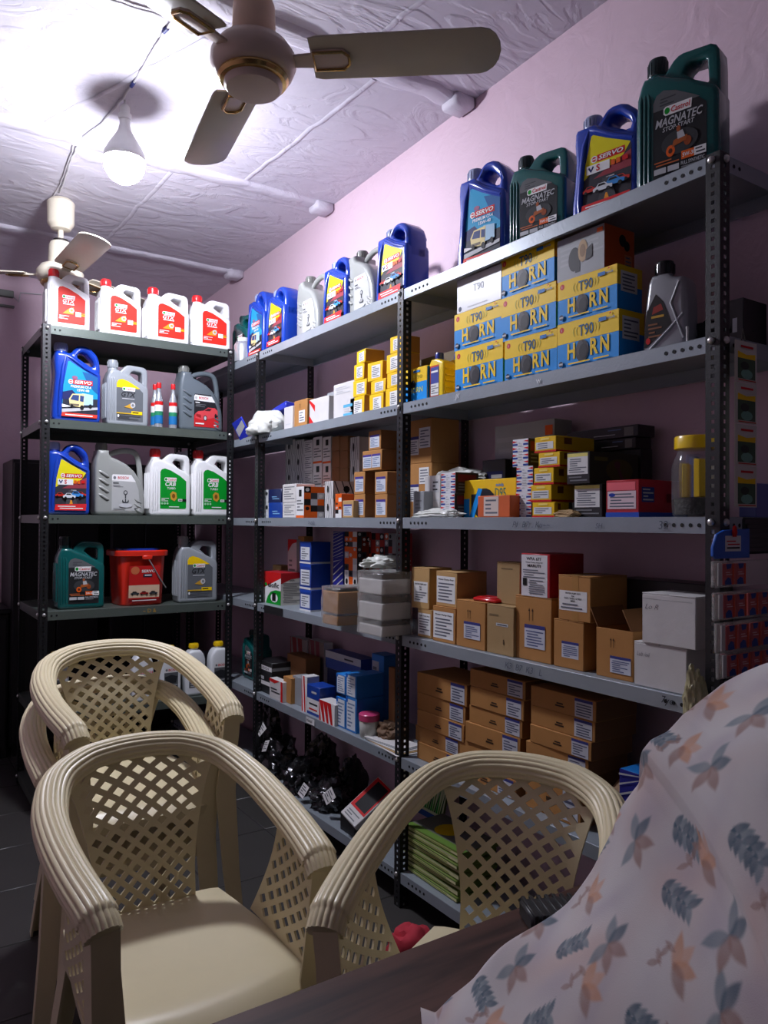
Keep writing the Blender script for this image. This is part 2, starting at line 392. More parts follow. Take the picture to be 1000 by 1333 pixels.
# wiring clipped to the ceiling
M_WIRE = mat('white_cable', (205, 203, 205), .5); M_TAPEB = mat('blue_insulating_tape', (50, 60, 130), .5)
def cz(u, v):
    p = onZ(u, v, 2.96)
    for _ in range(4): p = onZ(u, v, ceil_z(p.y)-.006)
    return p
def wire(name, label, pts, r=.004, tape=()):
    P = [cz(*q) for q in pts]; o = thing(name, label, 'cable', P[0]); r2 = random.Random(3)
    Q = [p-P[0] for p in P]; S = []
    for i in range(len(Q)-1):
        for k in range(6): S.append(Q[i].lerp(Q[i+1], k/6)+Vector((r2.uniform(-.003, .003), r2.uniform(-.003, .003), 0)))
    S.append(Q[-1]); MB().tube(S, r, M_WIRE, 8).build('wire', o)
    for a in tape: MB().tube([S[a], S[a+1]], r*1.5, M_TAPEB, 8).build('tape_wrap', o)
wire('ceiling_cable', 'white cable stapled to the ceiling running past the bulb to the far fan', [(224, 28), (205, 55), (182, 95), (160, 128), (133, 160), (105, 180), (90, 215), (78, 250)], .0045, (2, 14))
wire('ceiling_cable', 'thin white cable crossing the ceiling above the near fan blade', [(60, -40), (145, 0), (222, 24)], .003)
wire('ceiling_cable', 'second thin cable looping along the far ceiling beam', [(100, 180), (92, 200), (80, 235), (68, 258)], .003)

# ---------------------------------------------------------------- fans
M_FANB = mat('beige_fan_enamel', (205, 186, 172), .38, .15, .04); M_FANC = mat('cream_fan_enamel', (222, 214, 192), .35, 0, .04)
M_BLADE = mat('taupe_blade', (192, 184, 164), .35, 0, .05); M_BRASS = mat('brass_trim', (200, 165, 105), .2, .9); M_CAN = mat('tan_canopy', (222, 190, 164), .45)
M_STEEL = mat('dark_steel', (70, 66, 62), .35, .8)
def fan(label, x, y, zb, ang, body, blade, can, rod_top):
    t = thing('ceiling_fan', label, 'fan', (x, y, zb))
    MB().lathe([(0, .052), (.055, .05), (.09, .036), (.108, .01), (.109, -.01), (.1, -.032), (.088, -.042), (.0, -.042)], body, 36).build('motor', t)
    MB().lathe([(.073, -.04), (.089, -.042), (.09, -.048), (.084, -.056), (.074, -.058), (.073, -.05)], M_BRASS, 36).build('trim_ring', t)
    MB().lathe([(0, -.05), (.074, -.05), (.074, -.066), (.068, -.074), (.05, -.077), (0, -.077)], body, 32).build('bottom_cap', t)
    MB().lathe([(0, .045), (.055, .045), (.056, .06), (.053, .14), (.047, .155), (.03, .162), (0, .162)], can, 28).build('shank_cover', t)
    MB().lathe([(.03, .158), (.034, .16), (.034, .17), (.016, .174), (0, .174)], M_STEEL, 20).build('collar', t)
    MB().tube([(0, 0, .16), (0, 0, rod_top-zb-.05)], .0135, M_FANC if can != M_CAN else can, 12).build('downrod', t)
    h = rod_top-zb
    MB().lathe([(0, h-.155), (.03, h-.155), (.045, h-.15), (.05, h-.14), (.058, h-.13), (.062, h-.12), (.064, h-.02), (.05, h-.004), (0, h-.004)], can, 28).build('ceiling_canopy', t)
    for k in range(3):
        a = ang+k*2*math.pi/3; T = Matrix.Rotation(a, 4, 'Z') @ Matrix.Rotation(math.radians(-12), 4, 'X')
        out = [(.15, -.062), (.17, -.068), (.56, -.07)]
        for q in range(9): an = -math.pi/2+math.pi*q/8; out.append((.575+.052*math.cos(an), .07*math.sin(an)))
        out += [(.56, .07), (.17, .068), (.15, .062)]
        mb = MB(); mb.ext([out], .006, .002, blade, T @ Matrix.Rotation(-math.pi/2, 4, 'X'), 1); b = mb.build('blade', t)
        mb = MB(); mb.ext([[(.09, -.018), (.15, -.022), (.155, -.03), (.235, -.03), (.25, -.015), (.25, .015), (.235, .03), (.155, .03), (.15, .022), (.09, .018)]], .008, .003, body, T @ Matrix.Translation((0, 0, -.006)) @ Matrix.Rotation(-math.pi/2, 4, 'X'), 1)
        mb.build('bracket', b)
        MB().tube([T @ Vector(p) for p in ((.158, -.027, -.011), (.232, -.027, -.011), (.247, -.013, -.011), (.247, .013, -.011), (.232, .027, -.011), (.158, .027, -.011))], .004, M_BRASS, 8, True).build('trim_ring', b)
    return t
fan('taupe three-bladed ceiling fan with brass trim nearest the camera', .789, 1.794, EYE+1.175, math.radians(-38.5), M_FANB, M_BLADE, M_CAN, ceil_z(1.794))
fan('cream ceiling fan farther back beside the black rack', .738, 3.97, EYE+1.2, math.radians(-87), M_FANC, M_FANC, M_FANC, ceil_z(3.97))
# fan regulator / clip on the back wall
t = thing('wall_bracket', 'small grey metal bracket fixed high on the back wall', 'bracket', onY(8, 385, YB-.001))
MB().rbox(-.04, .04, -.03, 0, -.012, .03, mat('grey_bracket', (120, 125, 118), .5, .4), .004).build('plate', t)
MB().tube([(.04, -.012, .0), (.07, -.012, -.03), (.08, -.012, .03), (.2, -.012, .04)], .004, M_WIRE).build('wire', t)
MB().rbox(-.1, .045, -.03, 0, -.075, -.062, mat('grey_bracket', (120, 125, 118)), .003).build('rail', t)

# ---------------------------------------------------------------- dark furniture behind the black rack
M_CUP = mat('dark_steel_cupboard', (38, 36, 38), .42, .2, .1)
def cupboard(label, u0, u1, vtop, yf):
    a = onY(u0, vtop, yf); b = onY(u1, vtop, yf); H = a.z; W = b.x-a.x; D = YB-.02-yf
    t = thing('steel_cupboard', label, 'cupboard', ((a.x+b.x)/2, yf+D/2, 0))
    MB().rbox(-W/2, W/2, -D/2+.02, D/2, .06, H, M_CUP, .005).build('cabinet', t)
    for s in (-1, 1):
        x0, x1 = (-W/2+.006, -.002) if s < 0 else (.002, W/2-.006)
        d = MB().rbox(x0, x1, -D/2, -D/2+.019, .08, H-.02, M_CUP, .004).build('door', t)
        MB().tube([(s*.025, -D/2, H*.55), (s*.025, -D/2-.03, H*.55+.01), (s*.025, -D/2-.03, H*.55+.11), (s*.025, -D/2, H*.55+.12)], .005, M_STEEL).build('handle', d)
    for sx in (-1, 1):
        for sy in (-1, 1): MB().box(sx*(W/2-.03)-.015, sx*(W/2-.03)+.015, sy*(D/2-.04)-.015, sy*(D/2-.04)+.015, 0, .06, M_CUP).build('leg', t)
cupboard('dark steel cupboard behind the black rack, standing at its left edge', 17, 131, 597, 4.80)
cupboard('dark steel cupboard behind the black rack, nearer the grey rack', 146, 231, 603, 4.80)
a = onY(14, 792, 4.82)
t = thing('low_cabinet', 'low black cabinet against the back wall left of the black rack', 'cabinet', (a.x-.45, 5.0, 0))
MB().rbox(-.44, .44, -.18, .2, 0, a.z-.03, M_CUP, .005).build('body', t); MB().rbox(-.45, .45, -.2, .21, a.z-.03, a.z, M_CUP, .006).build('top', t)
for s in (-1, 1):
    d = MB().rbox(s*.22-.21, s*.22+.21, -.195, -.181, .05, a.z-.05, M_CUP, .004).build('door', t); MB().lathe([(.01, 0), (.012, .012), (0, .016)], M_STEEL, 10, Matrix.Translation((s*.05, -.195, .45)) @ Matrix.Rotation(math.pi/2, 4, 'X')).build('knob', d)

# ---------------------------------------------------------------- desk
def wood_material():
    m = bpy.data.materials.new('walnut_laminate'); m.use_nodes = True; N = m.node_tree.nodes; L = m.node_tree.links; p = N['Principled BSDF']
    tc = N.new('ShaderNodeTexCoord'); mp = N.new('ShaderNodeMapping'); mp.inputs['Scale'].default_value = (1.5, 16, 16)
    n = N.new('ShaderNodeTexNoise'); n.inputs['Scale'].default_value = 2.2; n.inputs['Detail'].default_value = 8; n.inputs['Distortion'].default_value = .6
    cr = N.new('ShaderNodeValToRGB'); cr.color_ramp.elements[0].position = .3; cr.color_ramp.elements[0].color = lin((46, 29, 25))+(1,)
    cr.color_ramp.elements[1].position = .75; cr.color_ramp.elements[1].color = lin((96, 65, 55))+(1,)
    L.new(tc.outputs['Object'], mp.inputs['Vector']); L.new(mp.outputs['Vector'], n.inputs['Vector']); L.new(n.outputs['Fac'], cr.inputs[0]); L.new(cr.outputs[0], p.inputs['Base Color'])
    p.inputs['Roughness'].default_value = .5; p.inputs['Specular IOR Level'].default_value = .25; return m
M_WOOD = wood_material()
DZ = .75
dk = thing('desk', 'dark walnut-laminate desk in the foreground under the floral cloth', 'desk', (.45, .5, 0))
MB().rbox(-.95, .95, -.32, .392, DZ-.022, DZ, M_WOOD, .003).build('desktop', dk)
for s in (-1, 1): MB().rbox(s*.88-.012, s*.88+.012, -.3, .2, 0, DZ-.022, M_WOOD, .002).build('side_panel', dk)
MB().rbox(-.868, .868, -.06, -.042, .2, DZ-.022, M_WOOD, .002).build('modesty_panel', dk)
# ribbed black thing on the desk, half hidden by the cloth
p = onZ(700, 1205, DZ)
t = thing('ribbed_box', 'small ribbed black plastic box on the desk at the cloth edge', 'box', (p.x+.03, p.y-.01, DZ), math.radians(-25))
M_RIB = mat('black_ribbed_plastic', (30, 31, 33), .4)
MB().rbox(-.05, .05, -.03, .03, 0, .026, M_RIB, .004).build('body', t)
for k in range(8): MB().rbox(-.046+k*.0125, -.04+k*.0125, -.032, .032, .004, .029, M_RIB, .001).build('rib', t)

# ---------------------------------------------------------------- floral cloth thrown over a covered heap on the desk
def cloth():
    sil = [(548, 1352, .93), (568, 1330, .92), (590, 1302, .91), (620, 1278, .9), (660, 1238, .89), (700, 1202, .88), (735, 1170, .87), (770, 1128, .86), (800, 1085, .85), (814, 1058, .845),
           (838, 1030, .84), (846, 1008, .84), (842, 985, .84), (852, 968, .835), (872, 953, .83), (890, 925, .82), (912, 905, .82), (942, 884, .81), (1000, 858, .79), (1060, 850, .77), (1120, 870, .75), (1180, 930, .74), (1230, 1050, .73), (1270, 1250, .73), (1290, 1370, .73)]
    O = Vector((0, 0, EYE)); R = [O+ray(u, v)*d for u, v, d in sil]
    R = [Vector((p.x, p.y, max(p.z, DZ+.012))) for p in R]
    nt, ns = 620, 520
    def cat(t):
        t *= len(R)-1; i = min(int(t), len(R)-2); f = t-i
        return R[i].lerp(R[i+1], f)
    ridge = [cat(i/(nt-1)) for i in range(nt)]
    for _ in range(5): ridge = [ridge[0]]+[(ridge[i-1]+ridge[i]*2+ridge[i+1])/4 for i in range(1, nt-1)]+[ridge[-1]]
    f = np.array([_sy, _cy]); V = np.zeros((nt, ns, 3)); U = np.zeros((nt, ns, 2)); arc = 0
    s = np.linspace(-1, 1, ns)
    for i, p in enumerate(ridge):
        h = p.z-DZ
        if i: arc += (ridge[i]-ridge[i-1]).length
        k = min(1, h/.3)**.5; Lb, Lf = .012+.025*k, .06+.36*k
        off = np.where(s < 0, s*Lb*-1, -s*Lf)          # away from / towards the camera
        pw = np.where(s < 0, 2.4, 2.1); prof = np.clip(1-np.abs(s)**pw, 0, 1)**(1/pw)
        z = DZ+.002+(h-.002)*prof
        x = p.x+off*f[0]; y = p.y+off*f[1]
        V[i, :, 0] = x; V[i, :, 1] = y; V[i, :, 2] = z
        dl = np.sqrt(np.diff(x)**2+np.diff(y)**2+np.diff(z)**2); U[i, :, 0] = arc; U[i, :, 1] = np.concatenate([[0], np.cumsum(dl)])-dl[:ns//2].sum()
    # soft folds
    A, B = U[:, :, 0], U[:, :, 1]
    e = np.clip(np.minimum((V[:, :, 2]-DZ)/.08, 1), 0, 1)
    fold = .006*np.sin(A*19+B*13+1.3*np.sin(B*11))+.003*np.sin(A*37-B*21+2*np.sin(A*9))
    V[:, :, 2] += fold*e; V[:, :, 0] -= fold*e*.8*_cy
    C = np.zeros((nt, ns, 4)); C[..., 3] = 1
    base = np.array(lin((212, 209, 206))); pink = np.array(lin((208, 186, 178))); lil = np.array(lin((186, 178, 186)))
    n1 = .5+.5*np.sin(A*31+1.7*np.sin(B*24+.5))*np.sin(B*27+1.3*np.sin(A*19)); n2 = .5+.5*np.sin(A*47+2*np.sin(B*39))*np.sin(B*41+A*13+1)
    n1 = n1**2; n2 = n2**2.5
    col = base*(1-.85*n1[..., None])+pink*.85*n1[..., None]; col = col*(1-.6*n2[..., None])+lil*.6*n2[..., None]
    r = random.Random(4)
    def leaf(cx, cy, ang, ln, wd, c, al):
        nonlocal col
        dx, dy = A-cx, B-cy; m = (np.abs(dx) < ln) & (np.abs(dy) < ln)
        if not m.any(): return
        ca, sa = math.cos(ang), math.sin(ang); p = (dx[m]*ca+dy[m]*sa)/(ln/2); q = (-dx[m]*sa+dy[m]*ca)/(wd/2)
        dd = np.abs(q)-(1-p*p)*(1-.25*p); a = np.clip(-dd*2.4, 0, 1)*(np.abs(p) < 1)*al*(.93+.07*np.sin(p*4))
        col[m] = col[m]*(1-a[:, None])+np.array(c)*a[:, None]
    teal = lin((66, 96, 112)); teal2 = lin((120, 138, 146)); brn = lin((160, 128, 116)); orn = lin((206, 152, 116)); orn2 = lin((214, 172, 146))
    k = 0; gx = .02
    while gx < arc:
        gy = -.17+(.031 if int(gx/.058) % 2 else 0)
        while gy < .5:
            cx, cy = gx+r.uniform(-.015, .015), gy+r.uniform(-.015, .015); an = r.uniform(.4, 1.6); kind = k % 3; k += 1
            if kind == 0:      # feathery teal sprig
                for j in range(6):
                    d = j*.0082; bx, by = cx+d*math.cos(an), cy+d*math.sin(an)
                    for sd in (-1, 1): leaf(bx+.008*math.cos(an+sd*.9), by+.008*math.sin(an+sd*.9), an+sd*.9, .024, .0105, teal if (j+sd) % 3 else teal2, .85)
            elif kind == 1:    # orange and brown leaves
                for j, sd in enumerate((-1.2, -.4, .4, 1.2)):
                    leaf(cx+.014*math.cos(an+sd), cy+.014*math.sin(an+sd), an+sd, .038, .018, (orn, orn2, orn, brn)[j], .8)
                for j in range(4): leaf(cx-.02+.008*j, cy-.018, an+j*1.3, .02, .008, brn, .7)
            else:              # broad teal and brown leaves
                for j, sd in enumerate((-1.4, -.6, .5, 1.5, 2.6)):
                    leaf(cx+.016*math.cos(an+sd), cy+.016*math.sin(an+sd), an+sd, .036, .018, (teal2, teal, brn, brn, teal2)[j], .8)
            gy += .07
        gx += .066
    C[..., :3] = np.clip(col, 0, 1)
    me = bpy.data.meshes.new('cloth'); idx = np.arange(nt*ns).reshape(nt, ns)
    q = np.stack([idx[:-1, :-1], idx[:-1, 1:], idx[1:, 1:], idx[1:, :-1]], -1).reshape(-1, 4)
    me.from_pydata([], [], []); me.vertices.add(nt*ns); me.vertices.foreach_set('co', V.reshape(-1))
    me.loops.add(q.size); me.loops.foreach_set('vertex_index', q.reshape(-1).astype(np.int32)); me.polygons.add(len(q)); me.polygons.foreach_set('loop_start', np.arange(0, q.size, 4, dtype=np.int32))
    me.update(calc_edges=True); me.validate()
    at = me.color_attributes.new('print', 'FLOAT_COLOR', 'POINT'); at.data.foreach_set('color', C.reshape(-1).astype(np.float32))
    me.polygons.foreach_set('use_smooth', [True]*len(me.polygons))
    m = bpy.data.materials.new('floral_cotton'); m.use_nodes = True; N = m.node_tree.nodes; L = m.node_tree.links; p = N['Principled BSDF']
    a = N.new('ShaderNodeAttribute'); a.attribute_name = 'print'; L.new(a.outputs['Color'], p.inputs['Base Color']); p.inputs['Roughness'].default_value = .9
    p.inputs['Sheen Weight'].default_value = .2; p.inputs['Specular IOR Level'].default_value = .2
    tc = N.new('ShaderNodeTexCoord'); nz = N.new('ShaderNodeTexNoise'); nz.inputs['Scale'].default_value = 900; nz.inputs['Detail'].default_value = 1; L.new(tc.outputs['Object'], nz.inputs['Vector'])
    b = N.new('ShaderNodeBump'); b.inputs['Strength'].default_value = .2; b.inputs['Distance'].default_value = .001; L.new(nz.outputs['Fac'], b.inputs['Height']); L.new(b.outputs['Normal'], p.inputs['Normal'])
    me.materials.append(m); o = new_obj('floral_cloth', me)
    tag(o, 'pale floral cotton cloth with teal and rust leaves heaped over the desk corner', 'cloth')
cloth()

# ---------------------------------------------------------------- moulded plastic chairs
M_CHAIR = mat('cream_moulded_plastic', (222, 210, 172), .36, 0, .06, 9, .05, 30)
HALF = [(.216, -.287, .648), (.219, -.268, .664), (.223, -.24, .675), (.235, -.13, .692), (.241, 0, .712), (.234, .12, .736), (.2, .225, .766), (.132, .283, .786), (.064, .303, .793), (0, .308, .795)]
def catmull(P, n):
    P = [Vector(p) for p in P]; out = []
    for i in range(len(P)-1):
        a, b, c, d = P[max(i-1, 0)], P[i], P[i+1], P[min(i+2, len(P)-1)]
        for k in range(n):
            t = k/n; out.append(.5*((2*b)+(c-a)*t+(2*a-5*b+4*c-d)*t*t+(3*b-a-3*c+d)*t**3))
    out.append(P[-1]); return out
RIMPATH = catmull(HALF+[(-x, y, z) for x, y, z in HALF[-2::-1]], 6)
def rim_at(x):
    best = None
    for p, q in zip(RIMPATH, RIMPATH[1:]):
        if p.y > .15 and q.y > .15 and (p.x-x)*(q.x-x) <= 0 and abs(p.x-q.x) > 1e-9:
            return p.lerp(q, (p.x-x)/(p.x-q.x))
    return RIMPATH[len(RIMPATH)//2]
def arm_at(y, s):
    for p, q in zip(RIMPATH, RIMPATH[1:]):
        if p.x > 0 and p.y <= y <= q.y: r = p.lerp(q, (y-p.y)/(q.y-p.y+1e-9)); return Vector((s*r.x, r.y, r.z))
    return Vector((s*.27, y, .65))
def chair_meshes():
    R = {}
    # ribbed rail
    n = len(RIMPATH); NR = 12; NS = NR*4; vs = []; fs = []
    for i, p in enumerate(RIMPATH):
        a = RIMPATH[max(i-1, 0)]; b = RIMPATH[min(i+1, n-1)]; t = (b-a).normalized()
        o = Vector((t.y, -t.x, 0)).normalized()
        if o.dot(Vector((p.x, p.y-.02, 0))) < 0: o = -o
        up = o.cross(t); up = up if up.z > 0 else -up
        tap = 1 if 8 < i < n-9 else .92
        for k in range(NS+1):
            th = math.radians(-28+236*k/NS); rib = .0032*abs(math.sin(math.pi*NR*k/NS))-.0022
            vs.append(p+o*math.cos(th)*(.037*tap+rib)+up*math.sin(th)*(.036*tap+rib)-up*.012)
    for i in range(n-1):
        for k in range(NS): fs.append((i*(NS+1)+k, i*(NS+1)+k+1, (i+1)*(NS+1)+k+1, (i+1)*(NS+1)+k))
    for e in (0, n-1): fs.append(tuple(e*(NS+1)+k for k in range(NS+1)))
    R['arm_rail'] = MB().add(vs, fs, M_CHAIR).mesh('arm_rail', 50)
    def lattice(nx, nz, S, r=.57, edge=1):
        """woven look: square cells with diamond openings; S(a,b) maps 0..1 x 0..1 to space"""
        vs = []; fs = []; vi = {}
        def V(x, z):
            k = (round(x, 4), round(z, 4))
            if k not in vi: vi[k] = len(vs); vs.append(tuple(S(x/nx, z/nz)))
            return vi[k]
        def hole(i, j): return (i+j) % 2 == 0 and edge <= i <= nx-edge and edge <= j <= nz-edge
        for i in range(nx):
            for j in range(nz):
                pts = []
                for (cx, cz_, d1, d2) in ((i, j, (0, 1), (1, 0)), (i+1, j, (-1, 0), (0, 1)), (i+1, j+1, (0, -1), (-1, 0)), (i, j+1, (1, 0), (0, -1))):
                    if hole(cx, cz_): pts += [V(cx+d1[0]*r, cz_+d1[1]*r), V(cx+d2[0]*r, cz_+d2[1]*r)]
                    else: pts.append(V(cx, cz_))
                fs.append(tuple(pts))
        return MB().add(vs, fs, M_CHAIR)
    def back(a, b):
        w = .12+.085*max(0, b-.2)**1.5; x = (a*2-1)*w; q = rim_at(x*1.02)
        y0 = .205-.01*(a*2-1)**2; y = y0+(q.y-.012-y0)*(b**1.15); z = .425+(q.z-.018-.425)*b
        return Vector((x, y-.018*math.sin(math.pi*b)*(1-(a*2-1)**2*.5), z))
    R['backrest'] = lattice(12, 18, back).mesh('backrest', 0)
    for nm, s in (('L', -1), ('R', 1)):
        def side(a, b, s=s):
            y = (-.235+a*(.27-.02*b)); y = -.235+a*(.30-.11*math.sin(b*1.5)); q = arm_at(min(y, .2), s)
            x = s*(.212+(abs(q.x)-.008-.212)*b**.8); return Vector((x, y, .425+(q.z-.02-.425)*b))
        R['side'+nm] = lattice(9, 11, side).mesh('side_panel', 0)
    # seat with rolled edge
    vs = []; fs = []; N = 16
    for i in range(N+1):
        v = i/N; y = -.265+.475*v; hw = .222-.036*v**2
        for k in range(N+1):
            u = k/N*2-1; hwk = hw*(1-.0); z = .43-.016*(1-u*u)*math.sin(math.pi*min(1, v*1.1))
            if v < .12: z -= .03*(1-v/.12)**2
            yy = y+(.03*u*u if v < .3 else 0)*(1-v/.3 if v < .3 else 0)
            vs.append((u*hwk, yy, z-.006*abs(u)**8))
    for i in range(N):
        for k in range(N): a = i*(N+1)+k; fs.append((a, a+1, a+N+2, a+N+1))
    ring = [k for k in range(N+1)]+[i*(N+1)+N for i in range(1, N+1)]+[N*(N+1)+k for k in range(N-1, -1, -1)]+[i*(N+1) for i in range(N-1, 0, -1)]
    b0 = len(vs)
    for q in ring: x, y, z = vs[q]; vs.append((x*.985, y*.985, z-.028))
    m = len(ring)
    for i in range(m): fs.append((ring[i], ring[(i+1) % m], b0+(i+1) % m, b0+i))
    R['seat'] = MB().add(vs, fs, M_CHAIR).mesh('seat', 50)
    def leg(path, wd):
        vs = []; fs = []
        for (x, y, z), (a, b) in zip(path, wd):
            sx = 1 if x > 0 else -1; sy = 1 if y > 0 else -1
            # L section opening inwards
            for (p, q) in ((0, 0), (-a, 0), (-a, -.006), (-.006, -.006), (-.006, -b), (0, -b)): vs.append((x+sx*p, y+sy*q, z))
        for i in range(len(path)-1):
            for k in range(6): k2 = (k+1) % 6; fs.append((i*6+k, i*6+k2, i*6+6+k2, i*6+6+k))
        fs += [tuple(range(6)), tuple(range(len(path)*6-6, len(path)*6))]
        return MB().add(vs, fs, M_CHAIR).mesh('leg', 40)
    for s in (-1, 1):
        R['legF%d' % s] = leg([(s*.24, -.285, .655), (s*.236, -.275, .57), (s*.232, -.27, .43), (s*.242, -.28, .2), (s*.258, -.295, 0)], [(.05, .07), (.05, .06), (.06, .055), (.05, .05), (.04, .04)])
        R['legB%d' % s] = leg([(s*.186, .2, .412), (s*.205, .245, .2), (s*.225, .295, 0)], [(.055, .055), (.05, .05), (.04, .04)])
    return R
CM = chair_meshes()
def chair(label, loc, rz, group, dz=0):
    t = thing('plastic_chair', label, 'chair', (loc[0], loc[1], dz), rz, group)
    for nm, k in (('seat', 'seat'), ('arm_rail', 'arm_rail'), ('backrest', 'backrest'), ('side_panel', 'sideL'), ('side_panel', 'sideR'), ('leg', 'legF-1'), ('leg', 'legF1'), ('leg', 'legB-1'), ('leg', 'legB1')):
        o = new_obj(nm, CM[k], t)
        if nm in ('backrest', 'side_panel'): md = o.modifiers.new('thickness', 'SOLIDIFY'); md.thickness = .005; md.offset = 0
    return t
GC = 'cream moulded plastic armchairs'
chair('cream lattice plastic armchair facing the desk, seat fully in view', (.555, 1.65), 0, GC)
chair('cream plastic armchair turned sideways, half hidden behind the floral cloth', (1.015, 1.14), math.radians(-57), GC)
chair('cream plastic armchair stacked on top of another before the black rack', (.668, 2.40), math.radians(0), GC, .13)
chair('cream plastic armchair at the bottom of the stack before the black rack', (.640, 2.44), math.radians(-5), GC)
# ================================================================ oil jugs and bottles
def arc(cx, cz, r, a0, a1, n=5, rz=None):
    rz = rz or r
    return [(cx+r*math.cos(math.radians(a0+(a1-a0)*i/n)), cz+rz*math.sin(math.radians(a0+(a1-a0)*i/n))) for i in range(n+1)]
def plastic(nm, rgb, rough=.28): return mat(nm, rgb, rough, 0, .04, 8, .02, 40, coat=.25)
P_WHT = plastic('white_jug_plastic', (236, 237, 236), .35); P_BLU = plastic('blue_jug_plastic', (22, 62, 168), .25); P_GRN = plastic('green_jug_plastic', (10, 86, 84), .25)
P_SIL = plastic('silver_jug_plastic', (150, 153, 148), .3); P_DGR = plastic('grey_jug_plastic', (98, 108, 114), .3); P_GTX = plastic('pale_grey_jug_plastic', (150, 156, 160), .3)
P_RED = plastic('red_cap_plastic', (205, 30, 34)); P_BLK = plastic('black_cap_plastic', (24, 26, 28)); P_GCAP = plastic('dark_green_cap_plastic', (10, 40, 42)); P_YCAP = plastic('yellow_cap_plastic', (240, 200, 20))
P_SCAP = plastic('grey_cap_plastic', (120, 122, 116)); P_BCAP = plastic('white_ribbed_cap_plastic', (150, 160, 190))
def cap(mb, x, z0, r, h, m, n=20, ridge=True):
    mb.lathe([(r*.96, z0), (r, z0+.002), (r, z0+h*.8), (r*.9, z0+h), (0, z0+h)], m, n, cx=x)
    if ridge:
        for k in range(16):
            a = 2*math.pi*k/16; mb.box(-.0016, .0016, r*.97, r*1.06, z0+.004, z0+h*.78, m, Matrix.Translation((x, 0, 0)) @ Matrix.Rotation(a, 4, 'Z'))
def castrol_body(m):
    W, H = .1, .27
    mb = MB()
    body = arc(-W+.014, .014, .014, 180, 270, 3)+arc(W-.014, .014, .014, 270, 360, 3)+[(W, .165), (.092, .178), (.03, .208), (-.018, .226), (-.034, .232), (-.045, .238), (-.082, .238), (-.09, .226), (-.1, .2)]
    mb.ext([body], .104, .012, m)
    hnd = [(-.05, .205), (-.036, .235), (-.012, .258), (.0, .264), (.012, .266), (.078, .262), (.09, .256), (.097, .245), (.099, .22), (.1, .15), (.07, .15)]
    hol = [(.012, .226), (.02, .236), (.03, .241), (.064, .238), (.07, .232), (.073, .192), (.066, .186)]
    mb.ext([hnd, hol[::-1]], .074, .007, m)
    for k in range(3): mb.tube([(-.088+k*.011, -.049, .02), (-.088+k*.011, -.0525, .03), (-.088+k*.011, -.0525, .19), (-.088+k*.009, -.048, .205)], .0042, m, 8)
    for k in range(3): mb.tube([(-.0995, -.03+k*.03, .03), (-.101, -.03+k*.03, .04), (-.101, -.03+k*.03, .17), (-.0995, -.03+k*.03, .18)], .006, m, 8)
    mb.lathe([(.026, .228), (.022, .252)], m, 18, cx=-.063)
    return mb
LBL_C = [(-.052, .03), (.072, .03), (.076, .036), (.076, .148), (.045, .17), (.0, .192), (-.03, .2), (-.045, .196), (-.052, .185)]
def castrol_logo(d, x, z, w, h):
    d.poly([(x+h*.3, z), (x+w*.97, z), (x+w, z+h), (x+h*.3, z+h), (x, z+h*.8), (x, z+h*.2)], WHITE); d.ell(x+h*.5, z+h*.5, h*.36, h*.36, GREEN); d.text('Castrol', x+h*1.05, z+h*.2, h*.62, RED, w=w-h*1.3, shear=.15)
def lab_gtx_red(yf):
    d = Dec((0, yf, 0)); d.poly(LBL_C, ink(222, 46, 32)); castrol_logo(d, -.032, .145, .06, .016); d.text('GTX', -.03, .124, .018, WHITE, w=.056, shear=.2, bold=.02); d.rect(-.028, .117, .024, .121, WHITE)
    d.poly([(-.03, .074), (.02, .074), (.022, .108), (.0, .1)], ink(240, 150, 40)); d.ell(.012, .092, .012, .012, LGREY); d.ell(.012, .092, .006, .006, GOLD)
    d.rect(.03, .066, .056, .088, WHITE); d.rect(.056, .072, .076, .076, YEL); d.rect(.056, .08, .076, .084, GOLD); d.lines(-.048, .046, -.0, .066, 3, WHITE); return d
def lab_crb(yf):
    d = Dec((0, yf, 0)); d.poly(LBL_C, GREEN); castrol_logo(d, -.032, .146, .06, .016); d.text('CRB', -.028, .126, .018, WHITE, w=.052, shear=.2, bold=.02); d.text('TURBO', -.018, .112, .009, WHITE)
    d.poly([(.0, .07), (.018, .062), (.03, .075), (.026, .098), (.008, .104), (-.004, .092)], GOLD); d.ell(.013, .084, .008, .01, ink(120, 76, 20)); d.rect(.036, .062, .056, .072, WHITE); d.lines(.038, .063, .054, .071, 1, BLACK); d.rect(.056, .062, .076, .072, BLACK)
    d.lines(-.048, .06, -.01, .076, 3, WHITE)
    for k in range(3): d.ell(-.043+k*.013, .052, .005, .005, ink(150, 210, 160))
    d.lines(-.01, .034, .04, .042, 1, WHITE); return d
def moto(d, x, z, s):
    d.ell(x-.022*s, z-.012*s, .011*s, .011*s, ORG); d.ell(x-.022*s, z-.012*s, .005*s, .005*s, ink(90, 40, 20)); d.ell(x+.02*s, z-.002*s, .009*s, .009*s, ink(150, 70, 30))
    d.poly([(x-.018*s, z-.006*s), (x+.016*s, z), (x+.02*s, z+.01*s), (x, z+.01*s), (x-.014*s, z+.006*s)], ink(170, 90, 40)); d.poly([(x-.004*s, z+.006*s), (x+.014*s, z+.008*s), (x+.008*s, z+.022*s), (x-.006*s, z+.02*s)], LGREY); d.ell(x-.002*s, z+.026*s, .005*s, .006*s, ink(170, 90, 50))
